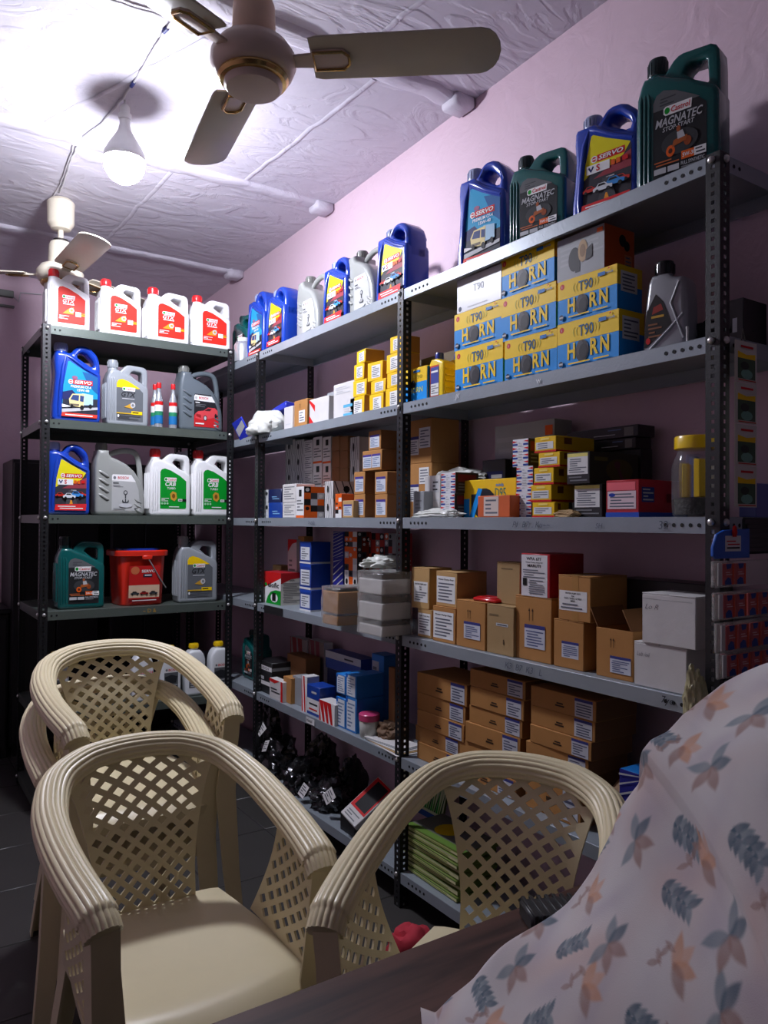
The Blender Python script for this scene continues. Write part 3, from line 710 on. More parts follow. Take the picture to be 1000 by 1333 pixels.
def lab_magnatec(yf):
    d = Dec((0, yf, 0)); P = [(-.056, .02), (.074, .02), (.074, .148), (.045, .17), (.0, .192), (-.03, .2), (-.048, .194), (-.056, .18)]
    d.poly(P, ink(34, 36, 38)); d.poly([(-.056, .163), (.058, .163), (.045, .17), (.0, .192), (-.03, .2), (-.048, .194), (-.056, .18)], ink(96, 98, 100)); d.lines(-.04, .168, .0, .186, 3, DKG)
    castrol_logo(d, -.03, .148, .07, .018); d.text('MAGNATEC', -.05, .128, .0165, LGREY, w=.116, shear=.25, bold=.02); d.text('STOP-START', -.032, .117, .009, LGREY, w=.078, shear=.2)
    d.ell(.01, .09, .045, .024, ink(58, 60, 62)); moto(d, .01, .088, 1)
    d.rect(.015, .052, .046, .068, ORG); d.text('5W-30', .018, .056, .008, WHITE); d.rect(.046, .052, .074, .068, WHITE); d.lines(.049, .054, .072, .067, 2, DKG)
    d.lines(-.052, .05, .01, .062, 2, ink(190, 100, 50)); d.rect(-.052, .036, -.022, .047, LGREY); d.rect(-.018, .036, .01, .047, LGREY); d.text('FULL SYNTHETIC', .015, .041, .007, LGREY, w=.056); d.lines(.015, .034, .05, .04, 1, GREY); return d
def lab_gtx_grey(yf):
    d = Dec((0, yf, 0)); P = [(-.056, .02), (.072, .02), (.072, .148), (.045, .17), (.0, .192), (-.03, .2), (-.048, .194), (-.056, .18)]
    d.poly(P, ink(96, 100, 104)); d.poly([(-.056, .163), (.058, .163), (.045, .17), (.0, .192), (-.03, .2), (-.048, .194), (-.056, .18)], YEL); castrol_logo(d, -.028, .15, .062, .016)
    d.text('GTX', -.034, .124, .022, ink(40, 42, 46), w=.07, shear=.25, bold=.015); d.lines(-.03, .112, .03, .12, 1, LGREY); d.poly([(-.02, .08), (.02, .074), (.034, .1), (.01, .096)], GOLD); d.ell(.022, .09, .012, .012, LGREY); d.ell(.022, .09, .006, .006, GREY)
    d.rect(.015, .05, .068, .064, YEL); d.lines(.02, .052, .05, .063, 1, BLACK); d.rect(-.056, .05, .015, .055, ink(196, 160, 40)); d.lines(-.05, .026, .06, .046, 3, ink(70, 72, 76)); d.ell(-.048, .04, .004, .006, WHITE); return d
def servo_body(m):
    W = .1; mb = MB()
    body = arc(-W+.016, .016, .016, 180, 270, 3)+arc(W-.016, .016, .016, 270, 360, 3)+[(W, .2), (.094, .215), (.06, .23), (.02, .248), (-.012, .27), (-.03, .283), (-.084, .283), (-.09, .272), (-.092, .24), (-.088, .19), (-.092, .12), (-.099, .06)]
    mb.ext([body], .112, .014, m)
    hnd = [(-.06, .25), (-.034, .28), (-.02, .288), (-.005, .308), (.005, .316), (.02, .32), (.044, .318), (.062, .31), (.086, .286), (.095, .266), (.1, .235), (.1, .17), (.06, .17)]
    hol = [(.006, .268), (.004, .278), (.012, .288), (.026, .292), (.042, .288), (.068, .262), (.074, .248), (.07, .238), (.058, .238)]
    mb.ext([hnd, hol[::-1]], .092, .016, m)
    mb.tube([(-.045, -.05, .27), (-.058, -.057, .22), (-.066, -.058, .14), (-.072, -.058, .06), (-.074, -.054, .02)], [.006, .008, .009, .008, .005], m, 8)
    mb.tube([(-.045, -.05, .27), (-.02, -.056, .258), (.03, -.056, .226), (.085, -.054, .2)], [.006, .007, .007, .005], m, 8)
    for k in range(4): mb.tube([(-.086+k*.003, -.046, .25-k*.02), (-.078+k*.003, -.052, .235-k*.02)], .003, m, 6)
    mb.lathe([(.03, .276), (.025, .294)], m, 18, cx=-.058)
    return mb
def servo_logo(d, x, z, w, h):
    d.rect(x+h*.9, z, x+w, z+h, RED); d.ell(x+h*.45, z+h*.5, h*.5, h*.5, WHITE); d.ell(x+h*.45, z+h*.5, h*.34, h*.34, RED); d.rect(x+h*.1, z+h*.42, x+h*.8, z+h*.58, WHITE); d.text('SERVO', x+h*1.15, z+h*.16, h*.68, WHITE, w=w-h*1.35, shear=.2, bold=.025)
def lab_servo_truck(yf):
    d = Dec((0, yf, 0)); P = [(-.064, .02), (.082, .02), (.086, .03), (.086, .19), (.05, .205), (.01, .225), (-.03, .248), (-.038, .246), (-.056, .15)]
    d.poly(P, ink(18, 150, 196)); d.poly([(-.064, .02), (.086, .02), (.086, .1), (-.058, .09)], ink(40, 44, 56)); d.poly([(-.058, .12), (-.02, .13), (.0, .11), (-.02, .09), (-.06, .09)], NAVY); d.poly([(.02, .21), (.05, .205), (.086, .19), (.086, .12), (.05, .15)], ink(20, 90, 150))
    d.ell(-.01, .182, .012, .007, ink(150, 90, 120)); servo_logo(d, -.036, .154, .1, .02)
    d.text('PREMIUM CF-4', -.026, .14, .0105, WHITE, w=.084, bold=.02); d.text('15W-40', .0, .126, .0105, WHITE, w=.05, bold=.02)
    d.poly([(-.062, .05), (.086, .066), (.086, .056), (-.062, .036)], LGREY); d.poly([(-.062, .07), (-.02, .062), (-.062, .056)], WHITE)
    d.poly([(.02, .07), (.066, .074), (.066, .116), (.02, .12)], ink(170, 205, 225)); d.poly([(-.03, .066), (.026, .06), (.03, .118), (-.02, .114), (-.034, .092)], ink(232, 214, 150)); d.poly([(-.028, .09), (.006, .086), (.008, .11), (-.018, .11)], ink(50, 70, 120)); d.poly([(.011, .086), (.026, .084), (.028, .108), (.012, .11)], ink(50, 70, 120))
    d.rect(-.03, .066, .008, .074, ink(120, 110, 90)); d.ell(.02, .06, .008, .01, BLACK); d.ell(.055, .068, .007, .009, BLACK); d.ell(-.022, .064, .006, .007, BLACK)
    d.poly([(-.064, .02), (.082, .02), (.085, .034), (-.062, .036)], ink(224, 60, 44)); d.lines(-.05, .022, .065, .032, 1, WHITE); return d
def carlet(d, x, z, s, c):
    d.poly([(x-.02*s, z), (x+.02*s, z), (x+.021*s, z+.007*s), (x+.011*s, z+.009*s), (x+.005*s, z+.015*s), (x-.009*s, z+.015*s), (x-.014*s, z+.009*s), (x-.021*s, z+.006*s)], c); d.poly([(x-.011*s, z+.009*s), (x+.008*s, z+.009*s), (x+.003*s, z+.0135*s), (x-.008*s, z+.0135*s)], BLACK)
    for q in (-.012, .012): d.ell(x+q*s, z, .004*s, .004*s, BLACK, 10)
def lab_servo_yellow(yf):
    d = Dec((0, yf, 0)); P = [(-.064, .02), (.078, .02), (.082, .028), (.082, .185), (.05, .205), (.01, .225), (-.03, .248), (-.036, .246), (-.058, .15)]
    d.poly(P, ink(52, 50, 58)); d.poly([(-.062, .12), (-.04, .135), (.02, .14), (.06, .16), (.08, .19), (.05, .205), (.01, .225), (-.03, .248), (-.036, .246), (-.056, .16)], ink(226, 214, 20)); d.poly([(-.03, .118), (.082, .12), (.082, .168), (.04, .15)], ink(150, 60, 70))
    servo_logo(d, -.036, .165, .1, .02); d.poly([(-.05, .134), (.02, .134), (.02, .16), (-.05, .16)], WHITE); d.poly([(-.045, .152), (-.036, .138), (-.027, .152), (-.03, .157), (-.036, .147), (-.042, .157)], NAVY); d.text('S', -.02, .138, .019, RED, bold=.03); d.rect(.024, .14, .036, .155, ORG); d.rect(.04, .14, .052, .155, ORG); d.rect(.058, .142, .074, .155, RED)
    d.lines(.01, .106, .035, .114, 1, LGREY); d.poly([(-.02, .02), (.05, .02), (.02, .11), (.0, .11)], ink(70, 70, 74)); d.poly([(.0, .034), (.024, .034), (.014, .066), (.009, .066)], ink(230, 150, 40))
    carlet(d, -.038, .082, 1.1, ink(190, 40, 30)); carlet(d, .055, .086, 1.2, ink(205, 50, 40)); carlet(d, .035, .082, 1.5, ink(60, 140, 210)); carlet(d, .002, .076, 1.4, ink(215, 222, 226))
    d.poly([(-.064, .02), (.078, .02), (.082, .05), (-.06, .046)], ink(214, 40, 44)); d.lines(-.05, .024, .065, .042, 2, WHITE); return d
def bosch_body(m):
    W = .11; mb = MB()
    body = arc(-W+.018, .018, .018, 180, 270, 3)+arc(W-.018, .018, .018, 270, 360, 3)+[(W, .07), (.104, .11), (.088, .15), (.06, .19), (.025, .218), (-.015, .236), (-.04, .245), (-.05, .256), (-.05, .272), (-.098, .272), (-.1, .255), (-.106, .235), (-.11, .2)]
    mb.ext([body], .118, .016, m)
    mb.tube(catmull([(-.05, 0, .25), (-.02, 0, .266), (.02, 0, .277), (.06, 0, .276), (.083, 0, .26), (.094, 0, .22), (.1, 0, .16), (.103, 0, .09)], 5), [.011]*5+[.0125]*25+[.012]*6, m, 10)
    for k in range(4):
        z = .175-k*.032; mb.tube([(-.104, -.05, z+.012), (-.085, -.0605, z+.004), (-.06, -.0605, z-.012), (-.052, -.058, z-.014)], [.003, .006, .006, .003], m, 8)
        if k < 3: mb.tube([(.06, -.058, .07-k*.02), (.075, -.0605, .06-k*.02), (.095, -.056, .052-k*.02)], [.003, .005, .003], m, 8)
    return mb
LBL_B = [(-.04, .02), (.084, .02), (.086, .03), (.078, .11), (.062, .15), (.045, .172), (-.036, .172), (-.04, .166)]
def lab_bosch_silver(yf):
    d = Dec((0, yf, 0)); d.poly(LBL_B, ink(176, 178, 176)); d.poly([(-.04, .146), (.066, .142), (.045, .172), (-.036, .172), (-.04, .166)], WHITE); d.ell(-.028, .158, .006, .007, GREY); d.text('BOSCH', -.014, .153, .011, RED, bold=.02); d.lines(-.035, .13, -.01, .141, 1, DKG); d.lines(-.035, .118, .01, .128, 2, GREY)
    d.ell(.02, .096, .009, .01, DKG); d.ell(.02, .096, .0055, .006, ink(176, 178, 176)); d.rect(.0175, .06, .0225, .09, DKG); d.ell(.02, .06, .015, .01, DKG); d.ell(.02, .064, .011, .008, ink(176, 178, 176)); d.rect(.0175, .054, .0225, .07, DKG)
    d.ell(.02, .042, .03, .009, LGREY); d.lines(-.034, .024, .02, .032, 1, GREY); d.lines(.06, .025, .074, .033, 1, DKG); return d
def lab_bosch_car(yf):
    d = Dec((0, yf, 0)); d.poly(LBL_B, ink(34, 34, 38)); d.poly([(-.04, .142), (.068, .138), (.05, .165), (-.036, .168), (-.04, .16)], WHITE); d.ell(-.03, .154, .006, .007, LGREY); d.text('BOSCH', -.016, .149, .011, RED, bold=.02); d.lines(-.034, .127, -.012, .138, 1, WHITE); d.lines(-.034, .112, .02, .126, 3, GREY)
    d.poly([(-.04, .02), (.084, .02), (.086, .03), (.083, .07), (-.04, .075)], ink(196, 36, 40))
    d.poly([(-.034, .06), (.0, .052), (.06, .066), (.08, .08), (.08, .1), (.066, .112), (.03, .112), (.008, .096), (-.02, .092), (-.034, .08)], ink(214, 70, 76)); d.poly([(.012, .096), (.04, .096), (.05, .108), (.03, .108)], ink(70, 30, 34)); d.poly([(-.03, .068), (-.006, .062), (-.006, .076), (-.03, .08)], ink(150, 30, 34)); d.ell(.016, .062, .009, .013, BLACK); d.ell(.016, .062, .006, .009, LGREY); d.ell(.07, .076, .006, .01, BLACK)
    d.lines(-.034, .028, .01, .042, 1, WHITE); d.lines(.06, .027, .074, .036, 1, WHITE); return d
JUGS = {}
def jug_kind(k):
    if k in JUGS: return JUGS[k]
    B = {'gtx_red': (castrol_body, P_WHT, lab_gtx_red, P_RED), 'crb': (castrol_body, P_WHT, lab_crb, P_RED), 'magnatec': (castrol_body, P_GRN, lab_magnatec, P_GCAP), 'gtx_grey': (castrol_body, P_GTX, lab_gtx_grey, P_GTX),
         'servo_truck': (servo_body, P_BLU, lab_servo_truck, P_BCAP), 'servo_yellow': (servo_body, P_BLU, lab_servo_yellow, P_BCAP), 'bosch_silver': (bosch_body, P_SIL, lab_bosch_silver, P_SCAP), 'bosch_car': (bosch_body, P_DGR, lab_bosch_car, P_SCAP)}[k]
    bf, m, lf, cm = B; c = MB(); dims = (.2, .104, .268)
    if bf is castrol_body: cap(c, -.063, .249, .0245, .035, cm); yf = -.0525
    elif bf is servo_body: cap(c, -.058, .292, .0275, .034, cm); yf = -.0565; dims = (.2, .112, .32)
    else: cap(c, -.074, .27, .025, .034, cm); yf = -.0595; dims = (.22, .118, .304)
    JUGS[k] = (bf(m).mesh('body', 50), c.mesh('cap'), lf(yf).mb.mesh('label', 0), dims, yf); return JUGS[k]
def put_jug(k, label, group, loc, rz, sc):
    b, c, l, dims, yf = jug_kind(k); t = thing('oil_jug', label, 'jug', loc, rz, group, sc)
    new_obj('body', b, t); new_obj('cap', c, t); new_obj('label', l, t); return t
def jug_L(k, u0, u1, vtop, sh, label, yf=3.79, depth=None):
    """jug on the black rack: u0..u1 = front face left/right, vtop = highest point"""
    dims = jug_kind(k)[3]; a = onY(u0, vtop, yf); b = onY(u1, vtop, yf); W = b.x-a.x; top = onY(u0+(u1-u0)*.7, vtop, yf).z; H = top-LS[sh]; D = depth or dims[1]
    sc = (W/dims[0], D/dims[1], H/dims[2]); return put_jug(k, label, 'oil jugs on the black rack', ((a.x+b.x)/2, yf+D/2, LS[sh]+.0005), 0, sc)
def jug_R(k, u0, W, vtop, sh, label, xf=1.62, rz=0, uq=.7, D=None):
    dims = jug_kind(k)[3]; D = D or dims[1]; a = onX(u0, vtop, xf); q = None
    yc = a.y-W/2; yt = a.y-W*uq
    # height from the top pixel at that place
    lo = Vector((xf+D*.5, yt, 0)); dd = FW.x*lo.x+FW.y*lo.y; H = EYE+(666.5+13-vtop)/FOC*dd-SH[sh]
    return put_jug(k, label, 'oil jugs along the top of the grey rack', (xf+D/2, yc, SH[sh]+.0005), -math.pi/2+rz, (W/dims[0], D/dims[1], H/dims[2]))
# --- black rack
jug_L('gtx_red', 62, 118, 357, 5, 'white jug with red label at the left end of the black rack top')
jug_L('gtx_red', 131, 185, 370, 5, 'white jug with red label, second from left on the black rack top')
jug_L('gtx_red', 193, 247, 381, 5, 'white jug with red label, third from left on the black rack top')
jug_L('gtx_red', 252, 301, 391, 5, 'white jug with red label at the right end of the black rack top')
jug_L('servo_truck', 69, 132, 450, 4, 'tall blue jug with white truck label beside a grey jug on the black rack')
jug_L('gtx_grey', 140, 194, 475, 4, 'pale grey jug with yellow-topped label beside small red-capped bottles')
jug_L('bosch_car', 235, 291, 478, 4, 'dark grey jug with red car label on the black rack')
jug_L('servo_yellow', 61, 118, 578, 3, 'blue jug with yellow race-car label on the black rack')
jug_L('bosch_silver', 125, 190, 578, 3, 'silver jug with curved loop handle on the black rack')
jug_L('crb', 196, 249, 590, 3, 'white jug with green label beside the silver jug')
jug_L('crb', 253, 303, 592, 3, 'white jug with green label behind the right post of the black rack')
jug_L('magnatec', 76, 137, 704, 2, 'dark green jug beside the red bucket on the black rack')
jug_L('gtx_grey', 233, 284, 703, 2, 'grey jug with orange-topped label right of the red bucket')
# --- grey rack top
jug_R('magnatec', 303, .2, 411, 5, 'dark green jug on the grey rack top behind the white jugs')
jug_R('servo_truck', 322, .2, 380, 5, 'blue jug with truck label at the far end of the grey rack top', 1.6)
jug_R('servo_yellow', 346, .2, 374, 5, 'blue jug with yellow label, farther of the two yellow-label jugs left of the middle post', 1.59)
jug_R('bosch_silver', 386, .21, 352, 5, 'silver loop-handled jug farther from the middle post on the grey rack top', 1.62)
jug_R('servo_yellow', 420, .2, 335, 5, 'blue jug with a glaring label between two silver jugs on the grey rack', 1.6)
jug_R('bosch_silver', 451, .21, 316, 5, 'silver loop-handled jug next to the blue jug at the middle post', 1.62)
jug_R('servo_yellow', 489, .205, 290, 5, 'blue jug with yellow label standing above the middle post of the grey rack', 1.6)
jug_R('servo_truck', 597, .2, 208, 5, 'blue jug with truck label right of the middle post on the grey rack top', 1.62, rz=0.16, D=0.095)
jug_R('magnatec', 665, .2, 193, 5, 'smaller-looking dark green jug between two blue jugs on the grey rack top', 1.63, rz=0.2, D=0.085)
jug_R('servo_yellow', 746, .2, 133, 5, 'blue jug with yellow label next to the dark green jug nearest the camera', 1.63, rz=0.18, D=0.095)
jug_R('magnatec', 831, .205, 58, 5, 'dark green jug at the near corner of the grey rack top', 1.64, rz=0.22, D=0.085)
# ---------------------------------------------------------------- other bottles
def bottle(name, label, loc, H, prof, m, capm, capz, group=None, lab=None, sy=1, rz=0, cat='bottle', seg=24):
    """prof in fractions of H for z and metres for radius; a separate cap on top and a wrapped label"""
    t = thing(name, label, cat, loc, rz, group)
    MB().lathe([(r, z*H) for r, z in prof], m, seg, sy=sy).build('bottle_body', t)
    MB().lathe([(capz[0], capz[1]*H), (capz[0], capz[2]*H*.97), (capz[0]*.9, capz[2]*H), (0, capz[2]*H)], capm, 18).build('cap', t)
    if lab: lab(t, H)
    return t
def wrap_label(t, r, z0, z1, m, sy=1, a0=-2.6, a1=-.5, name='label', n=14):
    vs = []; fs = []
    for i in range(n+1):
        a = a0+(a1-a0)*i/n
        for z in (z0, z1): vs.append(((r+.0006)*math.cos(a), (r+.0006)*sy*math.sin(a), z))
    for i in range(n): fs.append((2*i, 2*i+2, 2*i+3, 2*i+1))
    return MB().add(vs, fs, m).build(name, t)
P_ALU = mat('brushed_can_metal', (190, 196, 200), .25, .6)
def add_lab(t, H):
    wrap_label(t, .0205, .02, H*.27, ink(30, 110, 170), 1, -3.1, 0); wrap_label(t, .0205, H*.27, H*.36, ink(40, 130, 90), 1, -3.1, 0); wrap_label(t, .0205, H*.36, H*.5, PAPER, 1, -3.1, 0); wrap_label(t, .0205, H*.5, H*.58, RED, 1, -3.1, 0)
for u, lb, yy in ((201.5, 'slim red-capped additive bottle half hidden behind its neighbour', 3.84), (206.5, 'slim red-capped additive bottle in the middle of three', 3.78), (225, 'slim red-capped additive bottle beside the dark grey jug', 3.78)):
    p = onY(u, 550, yy)
    bottle('additive_bottle', lb, (p.x, yy, LS[4]+.0005), .225, [(.018, 0), (.02, .01), (.02, .6), (.012, .74), (.0095, .8), (.0095, .9)], P_ALU, P_RED, (.0115, .88, 1), 'slim additive bottles', add_lab)
P_BW = plastic('white_bottle_plastic', (226, 230, 232), .35)
def cool_lab(t, H):
    d = Dec((0, -.0325, 0)); d.rect(-.03, H*.16, .03, H*.5, ink(90, 92, 96)); d.rect(-.03, H*.5, .03, H*.6, PAPER); d.text('BOSCH', -.012, H*.525, .012, RED, bold=.02); d.ell(-.02, H*.55, .005, .006, GREY); d.poly([(-.02, H*.3), (.02, H*.3), (.028, H*.42), (0, H*.46), (-.028, H*.42)], ink(40, 42, 46)); d.lines(-.026, H*.17, .026, H*.28, 3, LGREY)
    d.mb.build('label', t, 0)
def cool(u, label, yy=3.80):
    p = onY(u, 870, yy); H = .262; t = thing('coolant_bottle', label, 'bottle', (p.x, yy, LS[1]+.0005), 0, 'white bottles with yellow caps')
    mb = MB(); mb.ext([arc(-.036, .01, .01, 180, 270, 3)+arc(.036, .01, .01, 270, 360, 3)+[(.046, H*.62)]+arc(0, H*.62, .046, 0, 62, 5, .075)+arc(0, H*.62, .046, 118, 180, 5, .075)], .064, .012, P_BW)
    mb.lathe([(.018, H*.86), (.016, H*.92)], P_BW, 18); mb.build('bottle_body', t)
    c = MB(); cap(c, 0, H*.905, .0205, H*.095, P_YCAP); c.build('cap', t); cool_lab(t, H); t.scale = (1.16, 1.1, 1)
cool(284, 'white coolant bottle with yellow cap beside the right post of the black rack'); cool(252, 'white coolant bottle with yellow cap, second from the right post'); cool(220, 'white coolant bottle with yellow cap just right of the chair back')
cool(184, 'white coolant bottle with yellow cap mostly hidden behind the chair rail'); cool(73, 'white coolant bottle with yellow cap in the dark left corner of the black rack', 3.9)
# red bucket
P_BKT = plastic('red_bucket_plastic', (216, 44, 26), .3)
a = onY(152, 788, 3.80); b = onY(218, 788, 3.80); q = onY(185, 714, 3.8)
R_ = (b.x-a.x)/2; H = q.z-LS[2]; t = thing('oil_bucket', 'red plastic oil bucket with blue-topped lid on the black rack', 'bucket', ((a.x+b.x)/2, 3.78+R_, LS[2]+.0005))
def sq(r, z, m, mb, prof):
    n = 40; vs = []; fs = []
    for rr, zz in prof:
        for k in range(n):
            an = 2*math.pi*k/n; c, s = math.cos(an), math.sin(an); p = 4.0; kk = (abs(c)**p+abs(s)**p)**(-1/p); vs.append((rr*c*kk, rr*s*kk, zz))
    for i in range(len(prof)-1):
        for k in range(n): k2 = (k+1) % n; fs.append((i*n+k, i*n+k2, i*n+n+k2, i*n+n+k))
    fs += [tuple(range(n)), tuple(range((len(prof)-1)*n, len(prof)*n))]; return mb.add(vs, fs, m)
sq(0, 0, P_BKT, MB(), [(R_*.84, 0), (R_*.88, .006), (R_*.98, H*.86), (R_*1.0, H*.87)]).build('tub', t)
ld = sq(0, 0, P_BKT, MB(), [(R_*1.02, H*.86), (R_*1.09, H*.87), (R_*1.1, H*.95), (R_*1.06, H*.965), (R_*.95, H*.965)]).build('lid', t)
sq(0, 0, P_BLU, MB(), [(R_*.8, H*.96), (R_*.8, H*.99), (R_*.76, H)]).build('lid_top', ld)
MB().tube([(R_*.1, -R_*1.06, H*.86), (R_*.3, -R_*1.12, H*.7), (R_*.62, -R_*1.13, H*.45), (R_*.86, -R_*1.06, H*.3)], .003, mat('bucket_wire', (200, 200, 200), .3, .8)).build('bail_handle', t)
MB().rbox(-R_*.1, R_*.3, -R_*1.12, -R_*1.0, H*.8, H*.88, P_BKT, .004).build('handle_lug', t)
d = Dec((0, -R_*.975, 0), ez=(0, -.09, 1)); w_ = R_*.6
d.rect(-w_, H*.12, w_, H*.7, ink(190, 30, 30)); d.rect(-w_, H*.14, w_, H*.36, ink(220, 190, 160)); d.ell(-w_*.62, H*.62, w_*.28, H*.07, ink(200, 110, 70)); d.text('SERVO', -w_*.2, H*.58, .014, WHITE, w=w_*.9, bold=.02); d.rect(-w_*.1, H*.5, w_*.5, H*.56, ink(40, 40, 60)); d.lines(0, H*.51, w_*.45, H*.555, 1, WHITE)
for x_, c_ in ((-.6, DKG), (0, ink(150, 30, 30)), (.6, DKG)): carlet(d, x_*w_, H*.2, 1.0, c_)
d.rect(-w_, H*.06, w_, H*.12, ink(120, 20, 24)); d.lines(-w_*.8, H*.075, w_*.8, H*.11, 1, WHITE); d.mb.build('label', t, 0)
# silver bottle with black cap and dark diagonal label (grey rack, beside the horn boxes)
P_SB = plastic('silver_bottle_plastic', (150, 152, 156), .28)
xf = 1.62; a = onX(834, 440, xf); Wb = .125; Hb = .235; t = thing('oil_bottle', 'silver bottle with black cap and dark diagonal label beside the stacked horn boxes', 'bottle', (xf+.035, a.y-Wb/2, SH[4]+.0005), -math.pi/2+.15)
mb = MB(); mb.ext([[(-.06, .004), (-.055, 0), (.055, 0), (.06, .004), (.058, .12), (.054, .17), (.045, .185), (.02, .188), (.006, .2), (-.035, .2), (-.044, .18), (-.052, .12)]], .07, .014, P_SB); mb.tube([(.04, -.034, .17), (.02, -.036, .12), (.052, -.034, .03)], .004, P_SB); mb.tube([(-.04, -.035, .01), (.02, -.036, .06), (.05, -.033, .09)], .004, P_SB); mb.lathe([(.02, .19), (.02, .208)], P_SB, 16, cx=-.014); mb.build('bottle_body', t)
c = MB(); cap(c, -.014, .203, .023, .033, P_BLK); c.build('cap', t)
d = Dec((0, -.0355, 0)); d.poly([(-.052, .02), (-.044, .02), (.022, .07), (.0, .128), (-.02, .15), (-.044, .11)], ink(36, 30, 30)); d.poly([(-.03, .1), (.0, .108), (-.006, .124), (-.026, .118)], ink(150, 50, 40)); d.lines(-.032, .086, .002, .1, 1, GOLD); d.lines(-.04, .04, -.004, .08, 4, ink(140, 90, 60)); d.ell(-.04, .035, .006, .008, RED); d.mb.build('label', t, 0)
t = thing('threaded_rod', 'short white rod standing near the right post on the horn shelf', 'rod', onX(895, 441, 1.566)); t.location.z = SH[4]
MB().lathe([(.003, 0), (.003, .03), (.0035, .031), (.0035, .036), (0, .036)], M_LAMPW, 10).build('shaft', t)
# yellow cans
P_YJ = plastic('yellow_bottle_plastic', (236, 200, 24), .3)
for u, lb, x_ in ((557.5, 'yellow oil can with blue cap next to the crushed horn carton', 1.60), (582, 'yellow oil can with blue cap tucked behind the horn boxes', 1.66)):
    a = onX(u, 500, x_); H = .165; t = thing('oil_can', lb, 'can', (x_+.028, a.y-.045, SH[4]+.0005), -math.pi/2, 'small yellow cans')
    mb = MB(); mb.ext([[(-.042, .003), (-.038, 0), (.038, 0), (.042, .003), (.042, .115), (.034, .128), (.014, .135), (-.002, .142), (-.03, .142), (-.042, .125)]], .056, .008, P_YJ)
    for k in range(5): mb.tube([(.043, -.02, .02+k*.02), (.043, .02, .02+k*.02)], .004, P_YJ, 6)
    mb.build('bottle_body', t); c = MB(); cap(c, -.017, .14, .015, .025, plastic('blue_cap', (40, 60, 150)), ridge=False); c.build('cap', t)
    d = Dec((0, -.0285, 0)); d.rect(-.034, .01, .016, .118, ink(190, 60, 40)); d.rect(-.028, .014, .016, .112, ink(60, 70, 150)); d.rect(-.028, .014, .016, .055, PAPER); d.lines(-.026, .018, .014, .05, 4, GREY); d.lines(-.026, .088, .012, .104, 1, WHITE); d.mb.build('label', t, 0)
# silver can + glass on the far end of the top shelf
t = thing('metal_can', 'shiny silver can on the grey rack top behind the last white jug', 'can', onX(317, 455, 1.60), 0); t.location.z = SH[5]+.0005
MB().lathe([(.045, 0), (.05, .004), (.05, .09), (.042, .105), (.03, .112), (0, .112)], P_ALU, 24).build('can_body', t); MB().lathe([(.028, .11), (.03, .114), (.03, .13), (0, .132)], P_BW, 18).build('cap', t)
# ================================================================ boxes on the grey rack
def card(nm, rgb, rough=.75): return mat(nm, rgb, rough, 0, .1, 14, .05, 90, spec=.25)
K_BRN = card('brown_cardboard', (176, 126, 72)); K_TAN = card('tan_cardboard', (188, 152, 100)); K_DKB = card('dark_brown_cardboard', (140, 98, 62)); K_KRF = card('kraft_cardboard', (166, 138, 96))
K_WHT = mat('glare_white_board', (226, 228, 230), .3, 0, .03); K_WHM = card('white_board', (206, 204, 202), .6); K_YEL = mat('yellow_printed_board', (240, 196, 16), .4, 0, .05); K_ORG = mat('orange_printed_board', (214, 100, 48), .45); K_BLU = mat('blue_printed_board', (16, 60, 150), .4)
K_BLK = mat('black_printed_board', (28, 28, 30), .4); K_RED = mat('red_printed_board', (178, 26, 40), .4); K_GRY = mat('grey_printed_board', (150, 154, 158), .35); K_LBL = mat('light_blue_printed_board', (30, 120, 200), .4); K_GRN = card('green_board', (112, 132, 58), .5)
K_CLR = mat('clear_polythene', (225, 225, 220), .15, 0, .05, trans=.6, alpha=.55); K_CLR2 = mat('cloudy_polythene', (225, 228, 220), .3, 0, .05, 10, .3, 40, alpha=.85); K_DIRT = mat('yellowed_polythene', (190, 182, 140), .35, 0, .1, 12, .3, 40, alpha=.75)
def sticker(d, x0, z0, x1, z1, n=6, head=None, txt=None, m=PAPER, lm=TXT):
    d.rect(x0, z0, x1, z1, m); w, h = x1-x0, z1-z0; top = z1-h*.06
    if head: d.rect(x0, z1-h*.16, x1, z1, head); top = z1-h*.2
    for t in (txt or []):
        hh = h*.11; d.text(t, x0+w/2, top-hh, hh*.8, BLACK, w=min(w*.85, hh*.62*len(t)), al='c', bold=.02); top -= hh*1.15
    d.lines(x0+w*.07, z0+h*.06, x1-w*.07, top-h*.03, n, lm, random.Random(int(abs(x0*9973+z0*7919)*100)+n))
def arrows(d, x, z, h, m=ink(52, 40, 30)):
    for k in (-1, 1): d.rect(x+k*h*.18-h*.025, z, x+k*h*.18+h*.025, z+h*.8, m); d.poly([(x+k*h*.18-h*.09, z+h*.75), (x+k*h*.18+h*.09, z+h*.75), (x+k*h*.18, z+h)], m)
